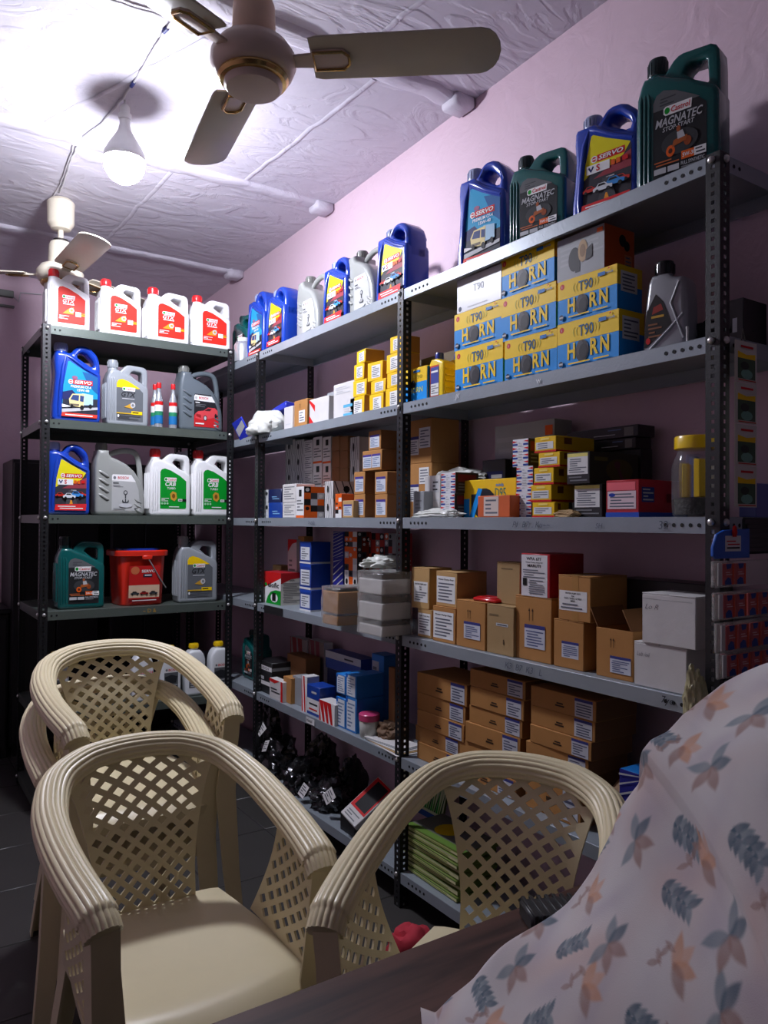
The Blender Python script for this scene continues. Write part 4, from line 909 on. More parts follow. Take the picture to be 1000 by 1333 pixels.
def carton(label, u0, u1, vt, z0, xf, D, m, dec=None, side=None, name='carton', cat='box', group=None, fm={}, flaps=False, rz=0, H=None, W=None, top=None):
    a = onX(u0, vt, xf); b = onX(u1, vt, xf); W = W or max(.01, a.y-b.y); H = H or a.z-z0
    t = thing(name, label, cat, (xf+D/2, a.y-W/2, z0+.0004), -math.pi/2+rz, group)
    body = MB(); body.rbox(-W/2, W/2, -D/2, D/2, 0, H-(.003 if flaps else 0), m, .0018, fm=fm); body.build('box_body', t)
    if flaps:
        for s in (-1, 1):
            f = MB(); x0, x1 = (-W/2, -.0012) if s < 0 else (.0012, W/2); f.rbox(x0, x1, -D/2, D/2, H-.003, H, m, .0008); f.build('flap', t)
        if flaps == 2: MB().box(-.022, .022, -D/2-.0004, D/2+.0004, H, H+.0004, mat('packing_tape', (182, 146, 96), .2)).build('tape', t)
    d = Dec((0, -D/2, 0))
    if dec: dec(d, W, H)
    if d.mb.f: d.mb.build('print' if name != 'cardboard_box' else 'label', t, 0)
    if side:
        e = Dec((W/2, -D/2, 0), ex=(0, 1, 0), n=(1, 0, 0)); side(e, D, H)
        if e.mb.f: e.mb.build('side_print', t, 0)
    if top:
        e = Dec((0, -D/2, H), ex=(1, 0, 0), ez=(0, 1, 0), n=(0, 0, 1)); top(e, W, D); e.mb.build('top_print', t, 0)
    return z0+.0004+H
# ---------------------------------------------------------------- horn boxes
def horn(d, W, H):
    k = W/.21
    d.rect(-W/2, 0, W/2, H*.56, BLUE); d.rect(-W/2, H*.56, W/2, H, YEL); d.ell(-W*.42, H*.86, .008*k, .008*k, RED); d.text('1', -W*.427, H*.83, .007, WHITE)
    d.text('((T90))', -W*.01, H*.66, H*.2, ink(206, 190, 40), w=W*.44, al='c', bold=0); d.text('T90', -W*.01, H*.64, H*.24, ink(20, 92, 130), w=W*.24, al='c', bold=.01)
    for ch, x, wd in (('H', -.32, .13), ('R', .06, .13), ('N', .22, .14)): d.text(ch, W*x, H*.2, H*.34, YEL, w=W*wd, bold=.03)
    d.ell(-W*.07, H*.33, W*.11, H*.23, ink(52, 50, 54)); d.ell(-W*.1, H*.4, W*.055, H*.16, ink(76, 74, 78)); d.ell(-W*.05, H*.31, W*.07, H*.16, ink(40, 38, 42))
    d.rect(W*.2, H*.83, W*.32, H*.91, ink(40, 120, 190)); d.text('minda', W*.33, H*.84, H*.055, ink(40, 120, 190), w=W*.12, shear=.2); d.poly([(W*.36, H*.93), (W*.4, H*.95), (W*.38, H*.98)], RED)
    d.lines(-W*.3, H*.07, W*.06, H*.14, 1, YEL); d.lines(W*.12, H*.07, W*.36, H*.14, 1, YEL); d.ell(-W*.42, H*.13, .008*k, .008*k, ink(30, 50, 80)); d.rect(-W*.455, H*.11, -W*.385, H*.15, LGREY)
def horn_side(d, D, H):
    d.rect(0, 0, D, H*.56, BLUE); d.rect(0, H*.56, D, H, YEL); sticker(d, D*.12, H*.42, D*.8, H*.88, 5)
ZH = SH[4]; X4 = 1.585; HG = 'yellow and blue horn boxes'
def horn_box(label, u0, u1, vt, z0, D=.1, rz=0): return carton(label, u0, u1, vt, z0, X4, D, K_YEL, horn, horn_side, 'horn_box', group=HG, rz=rz, fm={'bottom': BLUE})
z = horn_box('yellow and blue horn box at the bottom of the left stack', 593, 655, 458, ZH)
z = horn_box('yellow and blue horn box second from the bottom in the left stack', 592, 653, 411, z)
def glare_box(d, W, H): d.ell(-W*.42, H*.12, .008, .008, ink(30, 50, 80)); d.lines(-W*.25, H*.08, W*.2, H*.14, 1, LGREY); d.text('T90', 0, H*.5, H*.22, ink(205, 212, 216), al='c')
carton('box painted white with bulb glare on top of the left stack of horn boxes', 595, 653, 366, z, X4, .1, K_WHT, glare_box, name='white_box')  # bulb glare put into the colour: white board, washed-out print
z = horn_box('yellow and blue horn box at the bottom of the middle stack', 658, 724, 445, ZH, rz=.03)
z = horn_box('yellow and blue horn box in the middle of the middle stack', 653, 724, 390, z)
z = horn_box('yellow and blue horn box at the top of the middle stack', 651.5, 723, 339, z, rz=-.02)
z = horn_box('yellow and blue horn box at the bottom of the near stack', 726, 806, 424, ZH)
z = horn_box('yellow and blue horn box under the grey and orange carton', 727, 803, 369, z, rz=.015)
def pump_pic(d, W, H):
    d.rect(-W/2, 0, W/2, H, ink(160, 163, 166)); d.lines(-W*.48, H*.3, W*.48, H*.9, 5, ink(172, 175, 178)); d.ell(-W*.12, H*.42, W*.13, H*.28, ink(46, 44, 48)); d.rect(-W*.1, H*.1, 0, H*.4, ink(46, 44, 48)); d.ell(W*.06, H*.56, W*.1, H*.26, ink(180, 150, 110)); d.ell(W*.06, H*.56, W*.06, H*.15, ink(140, 110, 76)); d.poly([(W*.12, H*.3), (W*.26, H*.35), (W*.26, H*.65), (W*.14, H*.55)], ink(50, 48, 52)); d.rect(W*.36, H*.84, W*.48, H*.94, ORG)
def pump_side(d, D, H): d.rect(0, 0, D, H, ink(206, 92, 40)); d.ell(D*.6, H*.72, D*.12, H*.14, BLACK); d.ell(D*.74, H*.62, D*.1, H*.12, BLACK); sticker(d, D*.66, H*.12, D*.92, H*.42, 3, m=ink(214, 130, 90))
carton('grey and orange carton with a motor picture on top of the near horn stack', 726, 787, 315, z, X4, .12, K_ORG, pump_pic, pump_side, 'part_carton')
# far left bay of that shelf: yellow part boxes
def ystick(d, W, H): sticker(d, -W*.22, H*.14, W*.36, H*.82, 6, m=ink(226, 226, 222))
YG = 'small yellow part boxes'
def ybox(label, u0, u1, vt, z0, rz=0): return carton(label, u0, u1, vt, z0, 1.60, .085, K_YEL, ystick, None, 'part_box', group=YG, rz=rz, fm={'right': K_BRN, 'top': K_YEL})  # right side brown: shade on the yellow board put into the colour
z = ybox('yellow part box at the bottom of the far column', 456, 474, 519, ZH)
z = ybox('yellow part box second from the bottom in the far column', 460, 476, 497, z, .06)
z = ybox('yellow part box third from the bottom in the far column', 461, 474, 476, z)
z = ybox('yellow part box with curled flap topping the far column', 464, 478, 458, z, -.12)
z = ybox('yellow part box at the bottom of the middle column', 481, 499, 515, ZH)
z = ybox('open-topped yellow part box in the middle column', 483, 502, 497, z)
z = ybox('yellow part box set askew on top of the middle column', 479, 496, 474, z, .1)
z = ybox('yellow part box at the bottom of the column by the middle post', 502, 523, 507, ZH)
z = ybox('yellow part box second in the column by the middle post', 504, 524, 487, z)
z = ybox('yellow part box third in the column by the middle post', 503, 523, 463, z, -.05)
z = ybox('yellow part box peeking over the column by the middle post', 508, 523, 440, z)
def wblue(d, W, H): d.rect(-W*.02, H*.3, W*.4, H*.38, ink(90, 170, 205)); d.rect(-W*.02, H*.06, W*.4, H*.14, ink(90, 170, 205)); d.lines(-W*.4, H*.7, W*.3, H*.92, 4, LGREY); d.lines(-W*.02, H*.16, W*.38, H*.28, 2, LGREY)
carton('white carton with pale blue stripes beside the yellow part boxes', 434.5, 462, 502, ZH, 1.60, .1, K_WHM, wblue, name='part_carton')
def rwstripe(c=RED, bgm=WHITE, n=4, ang=.6):
    def f(d, W, H):
        d.rect(-W/2, 0, W/2, H, bgm)
        for k in range(n):
            x0 = -W/2+W*(k+.1)/n; x1 = x0+W*.45/n
            sh = min(W*.25, H*ang); d.poly([(x0, 0), (min(x1, W/2), 0), (max(x0, x1-sh), H), (max(-W/2, x0-sh), H)], c)
    return f
def rw1(d, W, H):
    d.poly([(-W/2, H*.9), (-W*.2, H*.5), (-W*.2, H*.75), (-W/2, H)], RED); d.poly([(-W/2, 0), (-W*.2, 0), (-W/2, H*.4)], RED)
carton('white carton with red chevrons left of the striped white carton', 403, 428, 521, ZH, 1.60, .09, K_WHM, rw1, name='part_carton')
def bl1(d, W, H): sticker(d, -W*.12, H*.2, W*.34, H*.62, 4); arrows(d, -.02*W, H*.7, H*.18)
carton('small brown box beside the white plastic bag on the far shelf', 383, 400, 523, ZH, 1.60, .1, K_BRN, bl1, name='cardboard_box')
carton('narrow white box touching the white plastic bag', 370, 381, 531, ZH, 1.59, .1, K_WHM, lambda d, W, H: d.lines(-W*.3, H*.2, W*.3, H*.3, 1, LGREY), name='part_carton')
carton('grey paper-wrapped pack behind the chevron carton', 426, 436, 512, ZH, 1.68, .08, K_GRY, name='part_carton')
# long dark cartons at the back
def longc(d, W, H): d.lines(-W*.2, H*.25, W*.25, H*.7, 1, ink(90, 78, 60)); d.rect(W*.27, 0, W*.275, H, DKG)
K_LNG = card('grey_brown_board', (116, 104, 84))
z = carton('long grey-brown carton lying at the back, lower of two', 486, 594, 461, ZH+.075, 1.72, .09, K_LNG, longc, name='long_carton', H=.06)
carton('long grey-brown carton lying at the back, upper of two', 486, 596, 440, z, 1.725, .09, K_LNG, longc, name='long_carton', H=.062)
carton('plain brown carton under the long grey-brown cartons', 505, 590, 480, ZH, 1.72, .09, K_DKB, longc, name='long_carton', H=.0745)
def crush(d, W, H): d.rect(-W/2, 0, W/2, H*.58, BLUE); d.ell(-W*.12, H*.52, W*.12, H*.13, ink(40, 36, 40)); d.text('T90', -W*.1, H*.68, H*.1, ink(190, 170, 40), w=W*.4, al='l'); d.text('HORN', -W*.28, H*.28, H*.16, ink(200, 205, 90), w=W*.6); d.rect(-W*.1, H*.86, W*.2, H*.92, ink(40, 120, 190))
carton('crushed little yellow and blue horn carton right of the middle post', 527.5, 556, 483, ZH, 1.59, .07, K_YEL, crush, name='horn_carton', fm={'right': BLUE})
# ---------------------------------------------------------------- crumpled things
def crumple(name, label, cat, loc, size, m, seed, rz=0, amp=.3, group=None, sub=4, extra=None, flat=.5, scl=3.2):
    bm = bmesh.new(); bmesh.ops.create_icosphere(bm, subdivisions=sub, radius=1); off = Vector((seed*3.7, seed*1.3, 0))
    for v in bm.verts:
        n = noise.turbulence(v.co*scl*.55+off, 2, True, amplitude_scale=.6, frequency_scale=2.1); q = v.co*(1-amp+amp*1.6*n)
        q.x = math.copysign(abs(q.x)**.8, q.x); q.z = max(q.z, -flat); v.co = Vector((q.x*size[0]/2, q.y*size[1]/2, (q.z+flat)*size[2]/(1+flat)))
    me = bpy.data.meshes.new(name); bm.to_mesh(me); bm.free(); me.materials.append(m); me.polygons.foreach_set('use_smooth', [True]*len(me.polygons)); me.set_sharp_from_angle(angle=math.radians(45))
    o = new_obj(name, me); o.location = loc; o.rotation_euler = (0, 0, rz); tag(o, label, cat, group); return o
p = onX(352, 545, 1.60); crumple('plastic_bag', 'crumpled white plastic bag spilling over the far shelf edge', 'bag', (1.585, p.y, ZH), (.15, .30, .12), K_CLR2, 3, amp=.17, scl=2.2)
p = onX(335, 560, 1.53); crumple('plastic_bag', 'small white bag hanging at the far end of the horn shelf', 'bag', (1.56, p.y+.02, ZH), (.14, .2, .06), K_CLR2, 8, amp=.17, scl=2.2)
# blue tray and packet leaning by the bag
t = thing('blue_carton', 'shallow blue carton tilted behind the white plastic bag', 'box', (1.70, onX(374, 515, 1.7).y, ZH+.105), -math.pi/2+.1)
t.rotation_euler = (math.radians(-8), math.radians(-12), -math.pi/2+.1)
MB().rbox(-.085, .085, -.06, .06, 0, .035, mat('violet_blue_board', (44, 56, 176), .3), .003).build('box_body', t); MB().rbox(-.08, .08, -.055, .055, .035, .037, K_WHM, .001).build('lid', t)
crumple('cloth_bundle', 'grey cloth bundle under the tilted blue carton', 'bundle', (1.72, onX(374, 515, 1.7).y, ZH), (.18, .22, .105), mat('grey_cloth', (110, 110, 118), .9), 12)
t = thing('blue_packet', 'blue and white foil packet at the far left end of the horn shelf', 'packet', (1.56, onX(322, 560, 1.56).y+.02, ZH), -math.pi/2)
t.rotation_euler = (math.radians(25), math.radians(-10), -math.pi/2)
MB().rbox(-.06, .06, -.004, .004, 0, .1, mat('blue_foil', (36, 52, 190), .25), .002).build('packet_body', t); d = Dec((0, -.004, 0)); d.poly([(-.05, .02), (.055, .05), (.055, .085), (-.05, .06)], LGREY); d.mb.build('print', t, 0)

# ---------------------------------------------------------------- third shelf, far bay
Z3 = SH[3]; X3 = 1.60
def s_lines(d, W, H): d.rect(-W*.46, H*.05, W*.46, H*.95, ink(214, 212, 208)); d.lines(-W*.4, H*.15, W*.4, H*.9, 6, GREY)
def blk_tab(d, W, H): d.rect(-W/2, 0, W/2, H, PAPER); d.rect(-W*.15, H*.68, W*.2, H*.9, BLACK); d.lines(-W*.4, H*.2, W*.4, H*.6, 4, GREY); d.rect(-W/2, 0, W/2, H*.08, ORG)
def checker(cols, nx, nz, seed):
    def f(d, W, H):
        r = random.Random(seed); off = 0 if abs(d.n.x) > .5 else -W/2
        for i in range(nx):
            for j in range(nz):
                c = r.choice(cols); d.k = 1; d.rect(off+W*i/nx, H*j/nz, off+W*(i+1)/nx, H*(j+1)/nz, c)
                if r.random() < .4: d.k = 2; d.ell(off+W*(i+.5)/nx, H*(j+.5)/nz, W*.3/nx, H*.3/nz, r.choice((PAPER, LGREY, BLACK)), 10)
    return f
OB = (ORG, ORG, ORG, BLACK, LGREY, DKG)
def diag(d, W, H):
    off = 0 if abs(d.n.x) > .5 else -W/2; d.rect(off, 0, off+W, H, ink(206, 204, 202))
    for k in range(5):
        x = off+W*(k*.22); d.poly([(x, 0), (min(x+W*.035, off+W), 0), (max(off, x-W*.2+W*.035), H), (max(off, x-W*.2), H)], DKG)
    d.ell(off+W*.4, H*.55, W*.1, H*.2, BLACK, 10)
def bluepk(d, W, H): d.rect(-W/2, 0, -W*.2, H, LGREY); d.ell(-W*.3, H*.7, W*.06, H*.14, BLACK); d.lines(W*.0, H*.2, W*.4, H*.5, 2, ink(120, 170, 210))
z = carton('blue and white part box low at the far end of the eye-level shelf', 343, 367, 655, Z3, X3, .12, K_BLU, bluepk, name='part_box')
carton('dark blue part box on the blue and white one at eye level', 343, 366, 638, z, X3, .12, mat('dark_navy_board', (24, 34, 84), .4), bluepk, name='part_box')
z = carton('white ruled box, lower of two at the far end of the eye-level shelf', 368, 385.5, 655, Z3, X3, .1, K_WHM, s_lines, name='part_box')
carton('white ruled box, upper of two at the far end of the eye-level shelf', 368, 385.5, 631, z, X3, .1, K_WHM, s_lines, name='part_box')
carton('orange, black and white checkered carton on the eye-level shelf', 386, 396, 634, Z3, X3, .17, K_ORG, blk_tab, checker(OB, 5, 5, 3), 'part_carton')
z = carton('white carton with black slanting lines, lower of two beside the checkered one', 423, 434, 650, Z3, X3, .1, K_WHM, diag, diag, 'part_carton')
carton('white carton with black slanting lines, upper of two beside the checkered one', 423, 434, 627, z, X3, .16, K_WHM, diag, diag, 'part_carton')
carton('narrow orange and black carton beside the small brown labelled box', 437, 445, 643, Z3, 1.575, .06, K_ORG, checker((ORG, ORG, BLACK, PAPER), 2, 6, 9), None, 'part_carton')
def bl2(d, W, H): sticker(d, -W*.38, H*.12, W*.38, H*.78, 6, head=ink(70, 60, 140), m=ink(205, 212, 222), lm=ink(110, 130, 160))
carton('smallest brown box with a blue-headed label in front of the stack', 446, 460, 652, Z3, 1.575, .05, K_TAN, bl2, name='cardboard_box')
BG = 'brown boxes with blue-headed labels'
def bbox(label, u0, u1, vt, z0, D=.17, m=K_BRN): return carton(label, u0, u1, vt, z0, X3, D, m, bl2, None, 'cardboard_box', group=BG, fm={'right': K_DKB})  # right side in darker board, shading put into the colour
za = bbox('brown labelled box, bottom left of the pile by the middle post', 461, 475, 644, Z3); za = bbox('brown labelled box, second row left of the pile by the middle post', 461, 475, 615, za)
zb = bbox('brown labelled box, bottom right of the pile by the middle post', 488, 504, 644, Z3); zb = bbox('brown labelled box, second row right of the pile by the middle post', 488, 504, 615, zb)
def bl22(d, W, H):
    for s in (-1, 0): sticker(d, -W*.46+(s+1)*W*.48, H*.14, -W*.02+(s+1)*W*.46, H*.8, 5, head=ink(70, 60, 140), m=ink(205, 212, 222), lm=ink(110, 130, 160))
zc = carton('wide brown box with two labels, third row of the pile by the middle post', 472, 497, 588, max(za, zb), X3, .2, K_BRN, bl22, None, 'cardboard_box', group=BG, fm={'right': K_DKB})  # darker right side again carries painted shade
bbox('brown labelled box on top of the pile by the middle post', 480, 496, 562, zc)
# rear rows
XR3 = 1.74
for c, (u0, u1) in enumerate(((372, 384), (384, 396), (396, 407))):
    z = Z3
    for r, (vt, nm) in enumerate(((652, 'bottom'), (633, 'second'), (614, 'third'), (593, 'fourth'), (574, 'top'))):
        z = carton('white carton with dark slanting lines, %s row, %s column of the rear stack' % (nm, ('far', 'middle', 'near')[c]), u0, u1, vt, z, XR3, .08, K_WHM, diag if c < 2 else s_lines, None, 'part_carton', group='rear stack of white lined cartons')
for c, (u0, u1) in enumerate(((408, 419.5), (420.5, 431))):
    z = Z3
    for r, (vt, nm) in enumerate(((640, 'bottom'), (604, 'middle'), (570, 'top'))):
        z = carton('white and orange tall carton, %s row, %s column of the rear stack' % (nm, ('far', 'near')[c]), u0, u1, vt, z, XR3, .08, K_WHM, blk_tab, None, 'part_carton', group='rear stack of white and orange cartons')
for c, (u0, u1) in enumerate(((432, 442), (442.5, 453))):
    z = Z3
    for r, (vt, nm) in enumerate(((650, 'bottom'), (630, 'second'), (610, 'third'), (588, 'fourth'), (569, 'top'))):
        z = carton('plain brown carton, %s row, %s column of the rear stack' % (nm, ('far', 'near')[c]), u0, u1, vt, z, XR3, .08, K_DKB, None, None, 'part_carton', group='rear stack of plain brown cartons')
z = Z3
for vt, nm in ((630, 'lower'), (600, 'middle'), (570, 'upper')): z = carton('white lined carton behind the brown pile, %s of three' % nm, 456, 468, vt, z, XR3, .08, K_WHM, diag, None, 'part_carton')
# ---------------------------------------------------------------- third shelf, near bay
z = carton('large brown box with white labels behind the middle post, lower one', 531, 562, 605, Z3, 1.68, .13, K_BRN, lambda d, W, H: (sticker(d, -W*.46, H*.3, -W*.02, H*.62, 6, head=ink(60, 60, 120)), sticker(d, W*.0, H*.62, W*.4, H*.92, 5)), None, 'cardboard_box')
carton('large brown box with white labels behind the middle post, upper one', 531, 562, 549, z, 1.68, .13, K_BRN, lambda d, W, H: (sticker(d, -W*.46, H*.2, -W*.02, H*.62, 6, head=ink(60, 60, 120)), sticker(d, W*.0, H*.34, W*.46, H*.8, 6)), None, 'cardboard_box')
def gtube(d, W, H): d.lines(-W*.3, H*.3, W*.3, H*.7, 3, GREY)
carton('grey carton beside the plastic wrap on the eye-level shelf', 538, 552, 640, Z3, 1.60, .06, K_GRY, gtube, name='part_carton')
carton('white box with a small dark print at the eye-level shelf', 553, 573, 620, Z3, 1.64, .06, K_WHM, lambda d, W, H: (d.rect(W*.0, H*.6, W*.42, H*.9, LGREY), d.lines(W*.04, H*.62, W*.38, H*.88, 3, DKG), d.lines(-W*.4, H*.2, W*.4, H*.45, 3, LGREY)), name='part_carton')
def rwb(d, W, H):
    d.rect(-W/2, 0, W/2, H, ink(226, 228, 232)); n = 4
    for k in range(n):
        z0 = H*k/n
        for s in (-1, 1):
            x0, x1 = (-W/2, -W*.18) if s < 0 else (W*.18, W/2)
            d.k = 2; d.poly([(x0, z0+H*.02), (x1, z0+H*.02), (x1, z0+H*.09), (x0, z0+H*.09)], ink(40, 70, 150)); d.poly([(s*W*.5, z0+H*.12), (s*W*.2, z0+H*.17), (s*W*.5, z0+H*.2)], ink(214, 40, 50))
    d.lines(-W*.14, H*.1, W*.14, H*.9, 8, LGREY)
def dkside(d, D, H): d.rect(0, 0, D, H, ink(60, 52, 50)); d.rect(D*.1, H*.55, D*.9, H*.9, ink(130, 40, 40)); d.lines(D*.1, H*.1, D*.8, H*.5, 3, GREY)
RG = 'white, red and blue chequered part boxes'
z = carton('white, red and blue chequered box, lower one left of the yellow carton', 574.5, 592, 643, Z3, 1.60, .1, K_WHM, rwb, dkside, 'part_box', group=RG)
carton('white, red and blue chequered box, upper one left of the yellow carton', 575, 593, 616, z, 1.60, .1, K_WHM, rwb, dkside, 'part_box', group=RG)
def d95(d, W, H):
    d.rect(-W/2, 0, -W*.38, H*.5, BLUE); d.text('D95', W*.12, H*.5, H*.26, ink(40, 130, 120), w=W*.2, bold=0); d.text('minda', W*.14, H*.8, H*.09, BLUE, w=W*.14); d.ell(-W*.08, H*.35, W*.22, H*.42, ink(30, 32, 40)); d.rect(-W*.34, H*.1, W*.1, H*.62, ink(30, 32, 40)); d.poly([(-W*.38, 0), (-W*.28, 0), (-W*.12, H*.75), (-W*.2, H*.78)], BLUE); d.poly([(W*.1, H*.3), (W*.3, H*.1), (W*.3, 0), (W*.1, 0)], ink(60, 150, 210))
carton('yellow and blue D95 lamp carton behind the orange box', 604, 672, 626, Z3, 1.64, .05, K_YEL, d95, name='lamp_carton')
carton('small orange box with a torn white label at the shelf edge', 622, 664, 646, Z3, 1.57, .05, K_ORG, lambda d, W, H: sticker(d, -W*.3, H*.06, W*.16, H*.95, 4, m=ink(220, 205, 195)), name='part_carton')
z = carton('chequered white, red and blue box at the bottom of the tall column', 672, 692, 641, Z3, 1.61, .08, K_WHM, rwb, dkside, 'part_box', group=RG)
z = carton('chequered white, red and blue box in the middle of the tall column', 673, 694, 608, z, 1.61, .08, K_WHM, rwb, dkside, 'part_box', group=RG)
z = carton('chequered white, red and blue box at the top of the tall column', 668, 688, 573, z, 1.61, .08, K_WHM, rwb, dkside, 'part_box', group=RG)
def yr(d, W, H): d.rect(-W/2, 0, W/2, H*.12, RED); sticker(d, -W*.42, H*.2, W*.38, H*.66, 3); d.rect(-W*.2, H*.78, W*.2, H*.9, ink(250, 225, 120))
def yrs(d, D, H): d.rect(0, 0, D, H*.12, RED); d.rect(D*.2, H*.5, D*.4, H*.9, ink(120, 70, 30))
G = 'stack of yellow boxes with red base bands'; z = Z3
for u0, u1, vt, nm, D in ((693, 722, 654, 'bottom of five', .06), (691, 718, 632, 'second of five', .12), (695, 721, 610, 'third of five', .1), (701, 729, 590, 'fourth of five', .08), (696, 724, 570, 'topmost of five', .16)):
    z = carton('yellow box with red base band, %s in its stack' % nm, u0, u1, vt, z, 1.60, D, K_YEL, yr, yrs, 'part_box', group=G)
def bw(d, W, H): sticker(d, -W*.46, H*.3, W*.42, H*.96, 7, head=ink(225, 215, 120)); d.lines(-W*.4, H*.06, W*.4, H*.26, 2, GREY)
z = carton('black box with a white ruled label, lower of two', 747, 784, 631, Z3, 1.60, .12, K_BLK, bw, None, 'part_carton')
def camo(d, D, H): d.rect(0, 0, D, H, ink(44, 46, 34)); d.ell(D*.6, H*.45, D*.28, H*.36, ink(74, 70, 30)); d.ell(D*.55, H*.62, D*.06, H*.12, ink(90, 50, 60)); d.poly([(D*.55, H*.5), (D*.62, H*.1), (D*.7, H*.1), (D*.6, H*.5)], ink(90, 50, 60)); d.rect(D*.08, H*.72, D*.35, H*.84, ink(90, 90, 40))
carton('long black and olive carton with a white ruled label, upper of two', 738, 768, 590, z, 1.585, .2, K_BLK, bw, camo, 'part_carton')
def redc(d, W, H): d.rect(-W/2, 0, W/2, H*.13, ink(40, 80, 180)); d.rect(-W*.46, H*.72, W*.4, H*.94, ink(236, 110, 120)); sticker(d, -W*.44, H*.22, W*.42, H*.7, 5, m=ink(224, 200, 205)); d.ell(-W*.3, H*.6, W*.1, H*.05, ink(30, 60, 160))
def redside(d, D, H): d.rect(0, 0, D, H*.13, ink(40, 80, 180)); d.rect(D*.05, H*.4, D*.3, H*.8, ink(40, 60, 130)); d.lines(D*.07, H*.42, D*.28, H*.78, 4, LGREY); d.rect(D*.55, H*.4, D*.7, H*.64, ink(120, 20, 30)); d.rect(D*.78, H*.4, D*.92, H*.64, ink(120, 20, 30))
carton('red carton with a blue base and pale label on the eye-level shelf', 789, 832, 626, Z3, 1.60, .2, K_RED, redc, redside, 'part_carton')
zr = carton('plain dark carton standing at the back under the long black cartons', 745, 835, 592, Z3, 1.80, .05, K_BLK, None, name='long_carton')
def lblk(d, W, H): d.lines(W*.1, H*.6, W*.28, H*.82, 1, ink(110, 130, 170)); d.lines(-W*.1, H*.24, W*.2, H*.4, 1, LGREY); d.rect(W*.32, H*.12, W*.44, H*.85, ink(130, 130, 124))
zr = carton('long black carton lying at the back, lower of two', 755, 828, 576, zr, 1.79, .07, K_BLK, lblk, name='long_carton', H=.033)
carton('long black carton lying at the back, upper of two', 738, 831, 559, zr, 1.785, .075, K_BLK, lblk, name='long_carton', H=.034)
carton('grey picture carton standing at the back above the chequered column', 645, 722, 556, Z3, 1.77, .08, K_GRY, pump_pic, name='part_carton')
carton('navy box at the back behind the yellow lamp carton', 628, 658, 600, Z3, 1.74, .025, K_BLK, lambda d, W, H: (d.rect(-W*.3, H*.62, W*.4, H*.8, NAVY), d.lines(-W*.1, H*.64, W*.36, H*.78, 1, LGREY)), name='part_carton')
p = onX(600, 615, 1.72); crumple('plastic_roll', 'grey cling-wrapped roll lying above the chequered boxes', 'roll', (1.72, p.y, Z3+.123), (.26, .11, .055), K_CLR2, 21, rz=math.pi/2+.1)
carton('plain cardboard spacer under the cling-wrapped roll', 566, 640, 626, Z3, 1.70, .03, K_KRF, name='long_carton', H=.123)
p = onX(564, 665, 1.58); crumple('plastic_wrap', 'flattened clear plastic wrap on the shelf edge beside the middle post', 'plastic', (1.60, p.y, Z3), (.28, .075, .03), K_CLR2, 5, rz=math.pi/2)
crumple('paper_slips', 'loose paper slips beside the lower black box', 'paper', (1.595, onX(738, 662, 1.59).y, Z3), (.1, .05, .022), K_KRF, 6, rz=math.pi/2)
# jar with yellow lid
xj = 1.615; a = onX(883, 650, xj+.04); rj = .055
t = thing('plastic_jar', 'clear plastic jar with a yellow lid at the near end of the eye-level shelf', 'jar', (1.63, onX(908, 650, 1.63).y, Z3+.0005))
zt = onX(905, 569, 1.63).z-Z3
MB().lathe([(.05, 0), (.056, .006), (.058, .03), (.058, zt*.62), (.052, zt*.72), (.045, zt*.8), (.045, zt*.85)], mat('clear_jar', (205, 208, 205), .1, 0, .03, trans=.85, alpha=.5), 28).build('jar_body', t)
MB().lathe([(.05, zt*.84), (.052, zt*.845), (.052, zt*.98), (.05, zt), (0, zt)], P_YCAP, 28).build('lid', t)
MB().lathe([(.0, .004), (.05, .006), (.052, .03), (.052, zt*.22), (0, zt*.24)], mat('dark_small_parts', (40, 38, 36), .5, bump=.6, bscale=120), 20).build('contents', t)
for k, (x_, y_, h_, c_) in enumerate(((-.02, -.02, .09, YEL), (.015, -.025, .085, PAPER), (.02, .015, .1, ink(120, 130, 190)), (-.015, .02, .08, ink(210, 180, 40)))):
    MB().rbox(x_-.013, x_+.013, y_-.008, y_+.008, zt*.24, zt*.24+h_, c_, .002, T=Matrix.Rotation(.1*k, 4, 'Z')).build('packet', t)

# ---------------------------------------------------------------- second shelf, far bay
Z2 = SH[2]
def elofic(d, W, H):
    d.rect(-W/2, 0, W/2, H, RED); d.poly([(-W/2, 0), (W/2, 0), (W/2, H*.84)]+[(W*.5-W*1.0*(1-math.cos(math.radians(a)))*1.0, H*.84-H*.42*(1-math.sin(math.radians(90-a)))) for a in range(10, 91, 16)]+[(-W/2, H*.4)], WHITE)
    d.poly([(-W*.25, 0), (W/2, 0), (W/2, H*.44), (W*.25, H*.45), (W*.0, H*.38), (-W*.15, H*.22)], GREEN); d.ell(W*.18, H*.2, W*.18, H*.14, WHITE); d.rect(W*.08, H*.1, W*.26, H*.36, BLACK); d.text('elofic', -W*.14, H*.52, H*.16, BLACK, w=W*.56, bold=.02); d.ell(-W*.24, H*.6, W*.06, H*.05, GREEN)
def elside(d, D, H): d.rect(0, 0, D, H, ink(200, 196, 184)); d.poly([(0, H), (D, H), (D, H*.86), (D*.4, H*.8), (0, H*.66)], ink(170, 30, 36)); d.lines(D*.06, H*.06, D*.9, H*.7, 12, ink(130, 128, 122)); d.text('elofic', D*.35, H*.74, H*.06, BLACK)
z = carton('red, white and green elofic filter carton at the far end of its shelf', 340.5, 366, 743, Z2, 1.60, .13, K_RED, elofic, elside, 'filter_carton')
carton('tan box seen behind the red and green filter carton', 355, 366, 735, Z2, 1.75, .05, K_TAN, name='cardboard_box')
carton('tall white and red carton standing behind the filter carton', 375, 386.5, 702, Z2, 1.70, .05, K_WHM, lambda d, W, H: (d.poly([(-W/2, H), (W/2, H), (W/2, H*.96), (0, H*.93), (-W/2, H*.8)], RED), d.lines(-W*.4, H*.05, W*.4, H*.7, 9, GREY)), name='part_carton')
